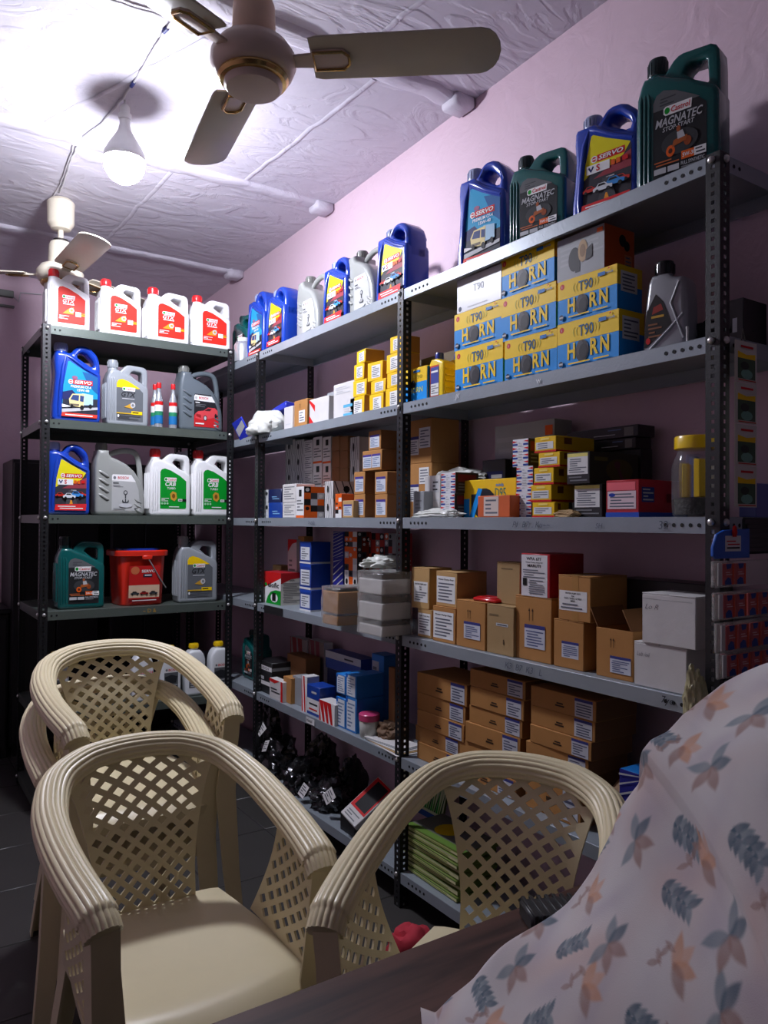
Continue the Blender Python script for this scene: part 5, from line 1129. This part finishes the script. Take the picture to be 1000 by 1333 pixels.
carton('tall brown carton beside the tall white and red one', 388, 396, 698, Z2, 1.72, .05, K_BRN, name='cardboard_box')
def blb(d, W, H): d.rect(-W/2, H*.86, W/2, H, ink(30, 70, 170)); sticker(d, -W*.4, H*.16, W*.4, H*.76, 5, m=ink(214, 218, 222)); d.rect(-W/2, 0, W/2, H*.08, PAPER)
z = Z2
for vt, nm in ((766, 'bottom'), (733, 'middle'), (705, 'top')): z = carton('blue carton with a white sticker, %s of the stack of three' % nm, 390.5, 405, vt, z, 1.60, .1, K_BLU, blb, lambda d, D, H: d.rect(0, 0, D, H*.08, LGREY), 'part_carton', group='stack of three blue cartons')
def bstripe(d, W, H):
    d.rect(-W/2, 0, W/2, H, ink(44, 46, 140))
    for k in range(9):
        zz = H*(k-.6)/8; a, b = max(0, zz), max(0, zz+H*.025); c, e = min(H, zz+H*.2), min(H, zz+H*.225)
        if c > 0 and e <= H: d.poly([(-W/2, a), (W/2, c), (W/2, e), (-W/2, b)], LGREY)
zc = carton('blue carton with white slanting stripes, lower of two tall ones', 434, 447, 727, Z2, 1.68, .06, K_BLU, bstripe, None, 'part_carton'); carton('blue carton with white slanting stripes, upper of two tall ones', 434, 447, 692, zc, 1.68, .06, K_BLU, bstripe, None, 'part_carton')
zc = Z2
for vt, nm in ((750, 'lowest'), (718, 'middle'), (692, 'highest')): zc = carton('orange and black chequered carton, %s of the upright column' % nm, 449, 465, vt, zc, 1.68, .07, K_ORG, checker(OB+(PAPER,), 3, 4, 20+int(vt)), checker((ink(120, 40, 20), BLACK, DKG), 3, 4, 5), 'part_carton')
for c, (u0, u1) in enumerate(((468, 483), (484, 500), (501, 516))):
    zc = Z2
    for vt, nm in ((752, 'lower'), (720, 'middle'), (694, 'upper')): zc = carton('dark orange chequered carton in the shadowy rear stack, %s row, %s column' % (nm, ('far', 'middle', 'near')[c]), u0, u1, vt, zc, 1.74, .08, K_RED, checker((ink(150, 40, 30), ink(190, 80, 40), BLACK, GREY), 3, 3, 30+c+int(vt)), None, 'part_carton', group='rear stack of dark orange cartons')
M_POLY = mat('black_polythene', (22, 22, 24), .18, 0, .1, 10, .8, 22, coat=.4)
# wrapped packs hanging over the shelf edge
def pack(label, u0, u1, vt, z0, m, xf=1.46, D=.18, seed=1):
    a = onX(u0, vt, xf); b = onX(u1, vt, xf); W = a.y-b.y; H = a.z-z0; t = thing('wrapped_pack', label, 'pack', (xf+D/2, a.y-W/2, z0+.0004), -math.pi/2, 'polythene-wrapped boxes')
    hb = H*(.68 if m is K_WHM else .84); MB().rbox(-W/2+.003, W/2-.003, -D/2+.003, D/2-.003, 0, hb, m, .003).build('box_body', t)
    MB().rbox(-W/2+.012, W/2-.012, -D/2+.01, D/2-.01, hb, H-.004, M_POLY, .004).build('dark_sheeting', t)
    bm = bmesh.new(); bmesh.ops.create_cube(bm, size=1); bmesh.ops.subdivide_edges(bm, edges=bm.edges, cuts=9, use_grid_fill=True)
    for v in bm.verts:
        q = Vector((v.co.x*W, v.co.y*D, v.co.z*H)); n = noise.noise(q*38+Vector((seed*5, 0, 0))); k = .004*n+.002; dd = v.co.normalized(); v.co = Vector((q.x+dd.x*k, q.y+dd.y*k, max(0, q.z+H/2+dd.z*k*1.6)))
    me = bpy.data.meshes.new('polythene_wrap'); bm.to_mesh(me); bm.free(); me.materials.append(K_CLR); new_obj('polythene_wrap', me, t); return z0+H+.004
zp = pack('brown box wrapped in shiny polythene, lower one overhanging the shelf', 419, 439, 797, Z2, K_BRN, 1.47, .16, 1); pack('brown box wrapped in shiny polythene, upper one overhanging the shelf', 419, 440, 763, zp, K_BRN, 1.47, .16, 2)
zp = Z2
for vt, nm in ((804, 'bottom'), (772, 'middle'), (743, 'top')): zp = pack('white box wrapped in polythene, %s of three overhanging the shelf' % nm, 466, 497, vt, zp, K_WHM, 1.46, .13, int(vt))
crumple('plastic_bag', 'crumpled clear bag topping the white wrapped boxes', 'bag', (1.63, onX(498, 735, 1.6).y+.03, zp), (.16, .22, .05), K_CLR2, 31, rz=math.pi/2)

# ---------------------------------------------------------------- second shelf, near bay
X2 = 1.585
def wp(txt): return lambda d, W, H: sticker(d, -W*.36, H*.16, W*.42, H*.66, 4, txt=txt)
def nb(kind=0):
    def f(d, W, H):
        if kind != 1: arrows(d, -W*.05, H*.62, H*.2)
        if kind == 2: sticker(d, -W*.1, H*.12, W*.46, H*.46, 6, head=ink(60, 64, 130), m=ink(200, 204, 214), lm=ink(90, 100, 140))
        else: sticker(d, -W*.22, H*.22 if kind else H*.2, W*.34, H*.56, 6, head=ink(60, 64, 130), m=ink(200, 204, 214), lm=ink(90, 100, 140))
    return f
auto = lambda d, W, H: sticker(d, -W*.46, H*.1, W*.42, H*.86, 6, txt=['Water Pump Assy'], m=ink(224, 226, 226))
zA = carton('small brown box with a torn white label, bottom far corner of its shelf', 544, 562, 792, Z2, X2, .1, K_TAN, auto, name='cardboard_box', flaps=1)
carton('tan box labelled WATER PUMP ASSY perched at the far end, upper row', 536, 559, 738, zA, X2, .1, K_TAN, wp(['WATER PUMP ASSY', 'for', 'CAR']), name='cardboard_box', flaps=1)
zB = carton('brown box with a large white label, second from the far end, lower row', 563.5, 593, 788, Z2, X2-.01, .1, K_BRN, auto, name='cardboard_box', flaps=1)
carton('tan box with a large white label, second from the far end, upper row', 568, 595, 743, zB, X2, .13, K_TAN, auto, name='cardboard_box', flaps=1)
zC = carton('brown box with two arrows and a blue-headed label under the red lid', 594.5, 632, 780, Z2, X2-.01, .09, K_BRN, nb(0), name='cardboard_box', flaps=1)
t = thing('red_lid', 'flat red plastic lid lying on a brown box', 'lid', (X2+.04, onX(628, 775, X2).y, zC), -math.pi/2); MB().rbox(-.055, .055, -.035, .035, 0, .012, P_RED, .005).build('rim', t); MB().rbox(-.045, .045, -.025, .025, .012, .015, P_RED, .003).build('panel', t)
kd = lambda d, W, H: (d.lines(-W*.4, H*.74, -W*.05, H*.84, 1, ink(120, 100, 70)), d.rect(-W*.14, H*.58, W*.3, H*.64, LGREY), d.lines(-W*.1, H*.585, W*.26, H*.63, 1, DKG), d.rect(W*.12, H*.22, W*.16, H*.32, ink(90, 70, 50)))
zD = carton('dusty beige box with a narrow sticker, lower of two', 634, 669, 786, Z2, X2-.01, .07, K_KRF, kd, name='cardboard_box', flaps=1)
carton('dusty beige box standing tall, upper of two beside the red carton', 647, 677, 731, zD, X2+.03, .06, K_KRF, lambda d, W, H: d.lines(-W*.3, H*.8, W*.2, H*.88, 1, ink(120, 100, 70)), name='cardboard_box', flaps=1)
zE = carton('tall brown box with two arrows under the red WPA carton', 671, 718, 774, Z2, X2, .07, K_BRN, nb(1) if False else nb(0), name='cardboard_box', flaps=1)
def wpa(d, W, H): d.rect(-W*.48, 0, W*.42, H*.97, ink(216, 214, 216)); d.text('WPA 671', -W*.05, H*.84, H*.075, BLACK, w=W*.5, al='c', bold=.02); d.text('Water Pump Assy for', -W*.03, H*.77, H*.04, BLACK, w=W*.6, al='c'); d.text('MARUTI', -W*.03, H*.68, H*.07, BLACK, w=W*.45, al='c', bold=.02); d.lines(-W*.42, H*.42, W*.34, H*.64, 4, TXT); d.rect(-W*.42, H*.24, -W*.28, H*.42, BLACK); d.lines(-W*.22, H*.05, W*.34, H*.4, 7, TXT)
carton('red carton with a big white WPA 671 MARUTI label on top of a brown box', 678.5, 716, 720, zE, X2, .14, K_RED, wpa, None, 'part_carton')
zG = carton('brown box with a slanted blue-headed label under the WATER PUMP box', 721, 760, 805, Z2, X2, .09, K_BRN, nb(1), name='cardboard_box', flaps=1)
carton('brown taped box labelled WATER PUMP ASSY near the white boxes', 727, 769, 748, zG, X2, .15, K_BRN, lambda d, W, H: (d.rect(-W*.06, 0, W*.14, H, ink(170, 124, 68)), sticker(d, -W*.46, H*.22, W*.4, H*.66, 2, txt=['WATER PUMP ASSY', 'for', 'CAR / VAN / GYPSY', 'MPFI'])), name='cardboard_box', flaps=2)
# open box: walls, dark inside, raised flaps
xo = X2; a = onX(776.5, 816, xo); b = onX(824, 816, xo); W = a.y-b.y; H = a.z-Z2; D = .13
t = thing('cardboard_box', 'brown box with its top flaps standing open beside the white boxes', 'box', (xo+D/2, a.y-W/2, Z2+.0004), -math.pi/2)
for nm, bx_ in (('wall', (-W/2, W/2, -D/2, -D/2+.003, 0, H)), ('wall', (-W/2, W/2, D/2-.003, D/2, 0, H)), ('wall', (-W/2, -W/2+.003, -D/2+.003, D/2-.003, 0, H)), ('wall', (W/2-.003, W/2, -D/2+.003, D/2-.003, 0, H)), ('base', (-W/2+.003, W/2-.003, -D/2+.003, D/2-.003, 0, .003))): MB().rbox(*bx_, K_BRN, .0008).build(nm, t)
MB().rbox(0, .06, -D/2, D/2, 0, .003, K_DKB, .0008, T=Matrix.Translation((W/2-.003, 0, H)) @ Matrix.Rotation(math.radians(-118), 4, 'Y')).build('flap', t)
MB().rbox(-.06, 0, -D/2, D/2, 0, .003, K_DKB, .0008, T=Matrix.Translation((-W/2+.003, 0, H)) @ Matrix.Rotation(math.radians(62), 4, 'Y')).build('flap', t)
d = Dec((0, -D/2, 0)); nb(2)(d, W, H); d.mb.build('label', t, 0)
hand = lambda s: (lambda d, W, H: d.text(s, -W*.44, H*.68, H*.1, ink(110, 110, 116), w=W*.26, shear=.4, bold=-.01))
zW = carton('plain white box, lower of the two at the near end', 825.5, 894, 834, Z2, 1.57, .12, K_WHM, hand('Lub /oil'), name='white_box', flaps=1)
carton('plain white box with lid, upper of the two at the near end', 836, 906, 771, zW, 1.565, .12, K_WHM, lambda d, W, H: (hand('Lo R')(d, W, H), d.rect(-W/2, H*.88, W*.44, H*.885, GREY), d.rect(W*.4, H*.1, W*.402, H*.88, LGREY)), name='white_box', flaps=1)
carton('black carton lying at the back behind the open brown box', 800, 925, 752, Z2, 1.74, .1, K_BLK, lambda d, W, H: d.text('MA', -W*.36, H*.3, H*.22, ink(90, 90, 90)), name='long_carton')
t = crumple('plastic_bag', 'yellowed plastic bag hanging off the shelf by the near post', 'bag', (1.525, onX(905, 880, 1.525).y, SH[2]-.075), (.06, .05, .16), K_DIRT, 14, flat=.9)

# ---------------------------------------------------------------- first shelf, near bay: flat brown cartons in three stacks
Z1 = SH[1]
def flat_lab(d, W, H): d.rect(-W*.08, H*.42, W*.02, H*.5, ink(60, 44, 30)); d.rect(-W*.1, H*.3, W*.04, H*.38, ink(60, 44, 30)); sticker(d, W*.2, H*.06, W*.46, H*.94, 5, head=ink(60, 64, 130), m=ink(196, 198, 206), lm=ink(80, 86, 110))
for st, (nm, rows) in enumerate((('far', ((543, 600, 964.5, 0), (541, 599, 943, 0), (543, 604, 923, .0), (543, 606, 900, .0), (543, 608, 874, 0))), ('middle', ((598, 672, 987, 0), (597, 678, 960, 0), (606, 676, 938, .02), (611, 680, 917, 0), (612, 682, 893, .0), (612, 684, 870, 0))), ('near', ((684, 756, 985, 0), (685, 764, 963, .03), (690, 770, 942, 0), (691, 775, 917, .0), (691, 776, 892, 0))))):
    z = Z1; names = ('lowest', 'second lowest', 'third from the bottom', 'fourth from the bottom', 'fifth from the bottom', 'topmost')
    for i, (u0, u1, vt, rz) in enumerate(rows): z = carton('flat brown labelled carton, %s in the %s stack on the low shelf' % (names[i] if i < len(rows)-1 else 'topmost', nm), u0, u1, vt, z, 1.60+.004*(i % 2), .17, K_BRN, flat_lab, None, 'cardboard_box', group='flat brown cartons in three stacks', fm={'right': K_DKB}, rz=rz)  # right ends take a darker board as painted shade
# paper-wrapped parcel leaning, blue striped box
K_PARC = mat('brown_wrapping_paper', (128, 100, 70), .6, 0, .15, 10, .5, 30)
pq = onX(818, 985, 1.63); t = crumple('paper_parcel', 'brown paper-wrapped parcel leaning beside the flat cartons', 'parcel', (1.70, pq.y, Z1), (.22, .17, .19), K_PARC, 17, amp=.12, flat=.75, scl=2)
z = carton('blue carton with pale slanting stripes behind the cloth', 807, 850, 1000, Z1, 1.58, .08, K_LBL, bstripe, None, 'part_carton')
# ---------------------------------------------------------------- first shelf, far bay
def bosch_blk(d, W, H): d.rect(-W/2, H*.72, W/2, H*.86, PAPER); d.text('BOSCH', -W*.3, H*.75, H*.08, ink(60, 60, 64), w=W*.6); d.rect(-W*.46, H*.42, -W*.0, H*.52, LGREY); d.rect(-W*.48, H*.26, W*.46, H*.38, PAPER)
carton('black carton with a white band at the far end of the low shelf', 334.5, 354, 857, Z1, 1.58, .13, K_BLK, bosch_blk, lambda d, D, H: (d.rect(0, H*.74, D*.9, H*.84, GREY), d.ell(D*.7, H*.4, D*.2, H*.14, ink(70, 46, 40))), 'part_carton')
def smallred(d, W, H): d.rect(W*.36, 0, W/2, H, RED); d.poly([(-W/2, H), (W*.3, H), (-W*.1, H*.8), (-W/2, H*.86)], RED); d.lines(-W*.4, H*.3, W*.3, H*.6, 2, DKG)
carton('small white and red box in front of the black carton', 351, 368, 882, Z1, 1.56, .04, K_WHM, smallred, None, 'part_box')
carton('small brown box lying open beside the small white and red box', 369, 379, 880, Z1, 1.58, .06, K_BRN, None, None, 'cardboard_box', flaps=1)
carton('dusty grey box between the brown and the red striped boxes', 381, 393, 879, Z1, 1.60, .07, K_GRY, None, None, 'part_box', flaps=1)
carton('square brown box behind the dusty grey box', 374, 398, 850, Z1, 1.68, .08, K_DKB, None, None, 'cardboard_box', flaps=1)
carton('thin red and white striped box left of the blue and white box', 393, 400, 879, Z1, 1.57, .06, K_WHM, rwstripe(RED, WHITE, 2), None, 'part_box')
carton('blue and white box in the middle of the low shelf', 399.5, 416, 890, Z1, 1.57, .08, K_BLU, lambda d, W, H: (d.rect(-W/2, H*.1, W/2, H*.55, PAPER), d.lines(-W*.3, H*.3, W*.35, H*.45, 1, DKG), d.lines(-W*.3, H*.14, W*.35, H*.26, 1, RED), d.rect(-W*.1, H*.75, W*.3, H*.82, LGREY)), None, 'part_box')
carton('red and white striped box at the low shelf edge', 415.5, 436, 910, Z1, 1.56, .06, K_WHM, rwstripe(RED, WHITE, 4), None, 'part_box')
def bw2(d, W, H): sticker(d, -W*.4, H*.06, W*.4, H*.94, 7, m=ink(216, 222, 228), lm=ink(120, 140, 170)); d.rect(-W/2, H*.84, -W*.3, H, ink(30, 100, 190))
G = 'two by two block of blue cartons'
for r, (vt, nm) in enumerate(((906, 'bottom'), (876, 'top'))):
    zq = Z1 if r == 0 else zq2
    for u0, u1, cn in ((438, 450, 'far'), (450.5, 464, 'near')): zq2 = carton('bright blue carton with white label, %s %s of the two by two block' % (nm, cn), u0, u1, vt, zq, 1.575, .13, K_LBL, bw2, None, 'part_carton', group=G)
z = carton('dark blue carton behind the block of bright blue cartons, lower', 426, 458, 868, Z1, 1.74, .06, mat('dark_navy_board', (24, 34, 84)), None, None, 'part_carton'); carton('white-topped dark blue carton at the back of the low shelf', 424, 470, 846, z, 1.73, .08, K_BLU, lambda d, W, H: (d.rect(-W/2, H*.6, W/2, H, LGREY), d.lines(W*.05, H*.66, W*.3, H*.9, 1, DKG)), None, 'part_carton')
z = carton('blue carton with grey label standing near the middle post', 484, 500, 850, Z1, 1.72, .07, K_LBL, lambda d, W, H: sticker(d, -W*.44, H*.3, W*.1, H*.9, 5, m=LGREY), None, 'part_carton')
carton('dull red and grey carton at the back of the low shelf', 378, 400, 828, Z1+.0, 1.78, .05, K_WHM, rwstripe(ink(150, 60, 60), ink(150, 140, 136), 3), None, 'part_carton'); carton('dull pink patterned carton next to the dull red one', 402, 422, 832, Z1, 1.78, .05, K_WHM, rwstripe(ink(140, 70, 76), ink(140, 126, 120), 3), None, 'part_carton')  # stripes in darker, greyer red and white tones
carton('brown upright board by the middle post on the low shelf', 506, 514, 868, Z1, 1.66, .02, K_DKB, None, None, 'long_carton')
# jar with pink lid, with brown bundle behind
p = onX(478, 945, 1.59); t = thing('plastic_jar', 'small cloudy jar with a pink lid on the low shelf', 'jar', (1.60, p.y, Z1+.0005)); MB().lathe([(.034, 0), (.037, .004), (.039, .06), (.037, .066)], K_CLR2, 24).build('jar_body', t); MB().lathe([(.039, .064), (.041, .066), (.041, .088), (.038, .091), (0, .091)], plastic('pink_lid_plastic', (206, 70, 120)), 24).build('lid', t); MB().lathe([(0, .003), (.033, .004), (.035, .045), (0, .047)], K_KRF, 18).build('contents', t)
crumple('cloth_bundle', 'brown bundle lying beside the pink-lidded jar', 'bundle', (1.66, onX(505, 940, 1.64).y, Z1), (.13, .13, .075), mat('brown_bundle', (110, 84, 62), .7), 41)
for k in range(5):
    o = MB().rbox(-.11, .11, -.045, .045, 0, .0022, (K_WHM, K_KRF, K_WHM, K_GRY, K_WHM)[k], .0006).build('paper_sheaf', None); o.location = (1.60+.006*k, onX(512, 970, 1.6).y+.01*k, Z1+.0004+.0024*k); o.rotation_euler = (0, 0, -math.pi/2+.06*k-.1); tag(o, 'printed paper sheaf, %s of the loose pile by the middle post' % ('lowest', 'second lowest', 'middle', 'second highest', 'topmost')[k], 'paper', 'loose papers by the middle post')
# ---------------------------------------------------------------- bottom shelf
Z0 = SH[0]
BGN = 'black polythene packs on the bottom shelf'
for k, (u, v, sx, sy, sz, lb) in enumerate(((358, 1000, .2, .24, .2, 'black polythene pack with a crumpled tag at the far end of the bottom shelf'), (392, 1012, .22, .2, .16, 'black polythene pack, second along the bottom shelf'), (425, 1030, .2, .2, .13, 'low black polythene pack before the red tablet box'), (345, 985, .16, .2, .26, 'tall black polythene pack deep in the corner of the bottom shelf'), (415, 1000, .18, .22, .24, 'tall black polythene pack at the back of the bottom shelf'), (455, 1015, .14, .2, .2, 'black polythene pack behind the red tablet box'))):
    p = onX(u, v, 1.64 if k < 3 else 1.76); crumple('polythene_pack', lb, 'pack', (1.66 if k < 3 else 1.78, p.y, Z0), (sx*(1 if k < 3 else .5), sy*(1 if k < 3 else .8), sz), M_POLY, 50+k, rz=.3*k, amp=.3, group=BGN, scl=3.4)
for k, (u, v, rz) in enumerate(((344, 968, .5), (352, 1003, -.3), (400, 1048, .2), (432, 1035, .7))):
    p = onX(u, v, 1.60); t = thing('paper_tag', 'white paper tag among the black packs, %s' % ('highest of four', 'second highest of four', 'at the shelf front', 'nearest the red tablet box')[k], 'tag', (1.565, p.y, Z0+(.2, .13, .03, .08)[k]), -math.pi/2); t.rotation_euler = (-.5, rz, -math.pi/2)
    MB().rbox(-.025, .025, -.001, 0, 0, .055, K_WHM, .0004).build('paper', t); d = Dec((0, -.001, 0)); d.lines(-.02, .008, .02, .048, 4, DKG); d.mb.build('print', t, 0)
p = onX(462, 1040, 1.58); t = thing('tablet_box', 'flat red and white box leaning out of the bottom shelf', 'box', (1.54, p.y-.02, Z0+.075), -math.pi/2); t.rotation_euler = (math.radians(-52), math.radians(14), -math.pi/2)
MB().rbox(-.055, .055, -.012, .012, 0, .2, K_WHM, .003).build('box_body', t); d = Dec((0, -.012, 0)); d.rect(-.05, .05, .05, .195, RED); d.rect(-.032, .06, .042, .185, BLACK); d.lines(-.04, .008, .04, .04, 3, GREY); d.mb.build('print', t, 0)
carton('small dark box with a blue lid on the bottom shelf edge', 443, 462, 1058, Z0, 1.57, .07, K_BLK, None, None, 'part_box', fm={'top': K_BLU})
# stack of green booklets
BK = (ink(112, 140, 66), ink(196, 196, 150), ink(140, 160, 78)); z = Z0; nb_ = 9
for k in range(nb_):
    p = onX(524, 1150, 1.585); H = .017; o = thing('booklet_pack', 'green and yellow printed pack, %s of the stack on the bottom shelf' % ('lowest', 'second lowest', 'third lowest', 'fourth from the bottom', 'fifth from the bottom', 'sixth from the bottom', 'third highest', 'second highest', 'topmost')[k], 'pack', (1.585+.085+.004*(k % 3), p.y-.16+.005*(k % 2), z+.0003), -math.pi/2+.02*((k % 3)-1), 'green printed packs')
    MB().rbox(-.15, .15, -.085, .085, 0, H, K_GRN, .003).build('sleeve', o); d = Dec((0, -.085, 0)); d.rect(-.15, H*.25, .15, H*.75, ink(214, 214, 160)); d.rect(-.15, H*.75, .15, H, BK[k % 3]); d.lines(-.12, H*.3, .1, H*.7, 1, ink(150, 180, 70)); d.mb.build('edge_print', o, 0)
    if k == nb_-1:
        d = Dec((0, -.085, H), ez=(0, 1, 0), n=(0, 0, 1)); d.rect(-.15, 0, .15, .17, ink(120, 122, 110)); d.rect(-.15, .0, .15, .03, ink(104, 138, 58)); d.ell(-.02, .09, .05, .05, YEL); d.rect(.04, .05, .12, .12, GREY); d.mb.build('cover_print', o, 0)
    z += H+.0006
o = thing('booklet_pack', 'green-leaf printed sheet pack leaning at the back of the booklet stack', 'pack', (1.80, onX(545, 1090, 1.8).y, Z0+.09), -math.pi/2); o.rotation_euler = (math.radians(-14), 0, -math.pi/2)
MB().rbox(-.15, .15, -.006, .006, 0, .17, K_GRN, .002).build('sleeve', o); d = Dec((0, -.006, 0)); d.rect(-.15, 0, .15, .17, ink(205, 214, 170)); d.rect(-.15, 0, .15, .02, ink(40, 80, 150))
for k in range(24): x = -.14+k*.0118; d.k = 3; d.poly([(x, .03), (x+.01, .03), (x+.008+.004*(k % 3), .12+.02*(k % 2))], (GREEN, ink(90, 150, 60), ink(40, 90, 40))[k % 3])
d.mb.build('print', o, 0)
# red cloth bag on the floor under the rack
p = onZ(548, 1215, .1); crumple('cloth_bag', 'red and yellow cloth bag on the floor before the bottom shelf', 'bag', (1.38, p.y*1.0, 0), (.16, .2, .13), mat('red_cloth', (176, 40, 56), .85, var=.3, scale=8), 61, amp=.2)

# ---------------------------------------------------------------- near end of the rack: hanging sachets and packets
YE = PY[0]-.012
def sachet(d, W, H): d.rect(-W/2, 0, W/2, H, ink(214, 212, 200)); d.rect(-W*.42, H*.08, W*.42, H*.58, ink(70, 96, 70)); d.poly([(-W*.42, H*.58), (-W*.42, H*.74), (0, H*.68), (W*.42, H*.72), (W*.42, H*.58)], YEL); d.ell(W*.0, H*.2, W*.28, H*.12, ink(120, 170, 150)); d.ell(-W*.1, H*.4, W*.2, H*.1, ink(50, 60, 50)); d.lines(-W*.3, H*.8, W*.3, H*.93, 1, RED); d.rect(-W*.42, H*.03, W*.42, H*.06, ink(200, 80, 60))
a = onY(957, 441, YE); b = onY(984, 441, YE); W = b.x-a.x; zt = a.z; zb = onY(957, 660, YE).z; H = (zt-zb)/4
t = thing('sachet_strip', 'hanging strip of four green and yellow sachets at the rack end', 'sachets', (a.x+W/2, YE, zb)); 
for k in range(4):
    o = MB().rbox(-W/2, W/2, -.002, .002, k*H+.001, (k+1)*H-.001, ink(214, 212, 200), .001).build('sachet', t); d = Dec((0, -.002, k*H)); sachet(d, W, H*.98); d.mb.build('print', o, 0)
MB().tube([(0, 0, 4*H-.004), (0, .006, 4*H+.03), (0, .012, SH[4]-zb-.02)], .0015, M_STEEL, 6).build('hook', t)
# blue hanging card and packet grid
a = onY(925, 690, YE); b = onY(972, 690, YE); zb = onY(940, 727, YE).z; W = b.x-a.x; H = a.z-zb
t = thing('hanging_card', 'bright blue hanging card with a small white tag on the near post', 'card', ((a.x+b.x)/2, YE-.004, zb)); MB().ext([[(-W/2, H*.1), (-W*.42, 0), (W/2, 0), (W/2, H*1.05), (-W*.2, H), (-W*.4, H*.85), (-W/2, H*.4)]], .008, .002, mat('blue_card', (10, 90, 190), .4)).build('card_body', t)
d = Dec((0, -.004, 0)); d.rect(-W*.2, H*.25, W*.24, H*.8, PAPER); d.lines(-W*.16, H*.44, W*.2, H*.66, 2, RED); d.lines(-W*.16, H*.3, W*.2, H*.44, 1, BLACK); d.mb.build('tag_print', t, 0); MB().lathe([(.004, 0), (.006, .01), (.004, .022), (0, .026)], RED, 10, Matrix.Translation((W*.02, -.008, H*.76))).build('clip', t)
a = onY(972, 672, YE); t = thing('black_case', 'black case hanging beside the blue card at the frame edge', 'case', (a.x+.09, YE+.04, onY(972, 722, YE).z)); MB().rbox(-.085, .085, -.03, .03, 0, .085, K_BLK, .006).build('case_body', t)
for k in range(3): MB().rbox(-.075, .075, -.033, -.03, .015+k*.022, .025+k*.022, mat('black_ribbed_plastic', (30, 31, 33)), .001).build('rib', t)
MB().tube([(0, 0, .085), (0, .01, SH[3]-t.location.z-.03)], .002, M_STEEL, 6).build('hook', t)
def pk(d, W, H): d.rect(-W/2, 0, W/2, H, ink(196, 100, 100)); d.poly([(-W*.4, 0), (W*.3, 0), (W*.2, H*.3), (-W*.1, H*.36), (-W*.4, H*.2)], ink(44, 72, 140)); d.poly([(-W*.3, H), (W*.3, H), (W*.2, H*.78), (-W*.2, H*.74)], ink(44, 72, 140)); d.rect(W*.34, 0, W/2, H, ink(214, 80, 40)); d.lines(-W*.36, H*.44, W*.3, H*.64, 2, ink(230, 190, 190))
rows = ((925, 733, 763), (926, 774, 806), (929, 814, 848), (931, 853, 882))
for i, (u, v0, v1) in enumerate(rows):
    a = onY(u, v0, YE); zb = onY(u, v1, YE).z; H = a.z-zb; W = .34
    t = thing('packet_strip', 'hanging row of pink and blue packets at the rack end, %s of four' % ('topmost', 'second', 'third', 'lowest')[i], 'packets', (a.x, YE-.006, zb), 0, 'rows of small packets hanging on the rack end')
    MB().rbox(0, W, -.002, .006, -.004, H+.004, K_CLR, .002).build('clear_sleeve', t); MB().rbox(.012, .026, -.006, -.0025, 0, H, K_WHM, .001).build('price_tag', t)
    for k in range(5 if i else 2):
        x = .045+k*.046; o = MB().rbox(x-.018, x+.018, -.008, -.0025, .002, H-.002, ink(196, 100, 100), .001).build('packet', t); d = Dec((x, -.008, .002)); pk(d, .036, H-.004); d.mb.build('print', o, 0)
for (u0, u1, vt, sh, lb) in ((948, 968, 392, 4, 'small black carton on the horn shelf behind the near post'),): carton(lb, u0, u1, vt, SH[sh], 1.70, .1, K_BLK, lambda d, W, H: d.rect(-W*.2, H*.3, W*.1, H*.6, LGREY), None, 'part_carton')
p = onX(905, 420, 1.74); crumple('cloth_bag', 'black bag slumped behind the near post on the horn shelf', 'bag', (1.75, p.y-.05, SH[4]), (.16, .22, .09), mat('black_cloth_bag', (26, 26, 30), .8), 71)
carton('blue plastic box behind the sachet strip on the eye-level shelf', 962, 985, 630, SH[3], 1.70, .06, mat('pale_blue_plastic', (96, 104, 170), .4), None, None, 'part_box')
# dark bottle far down in the third bay
jug_R('magnatec', 316, .15, 826, 1, 'dark green bottle in the gloom behind the black rack post', 1.64)
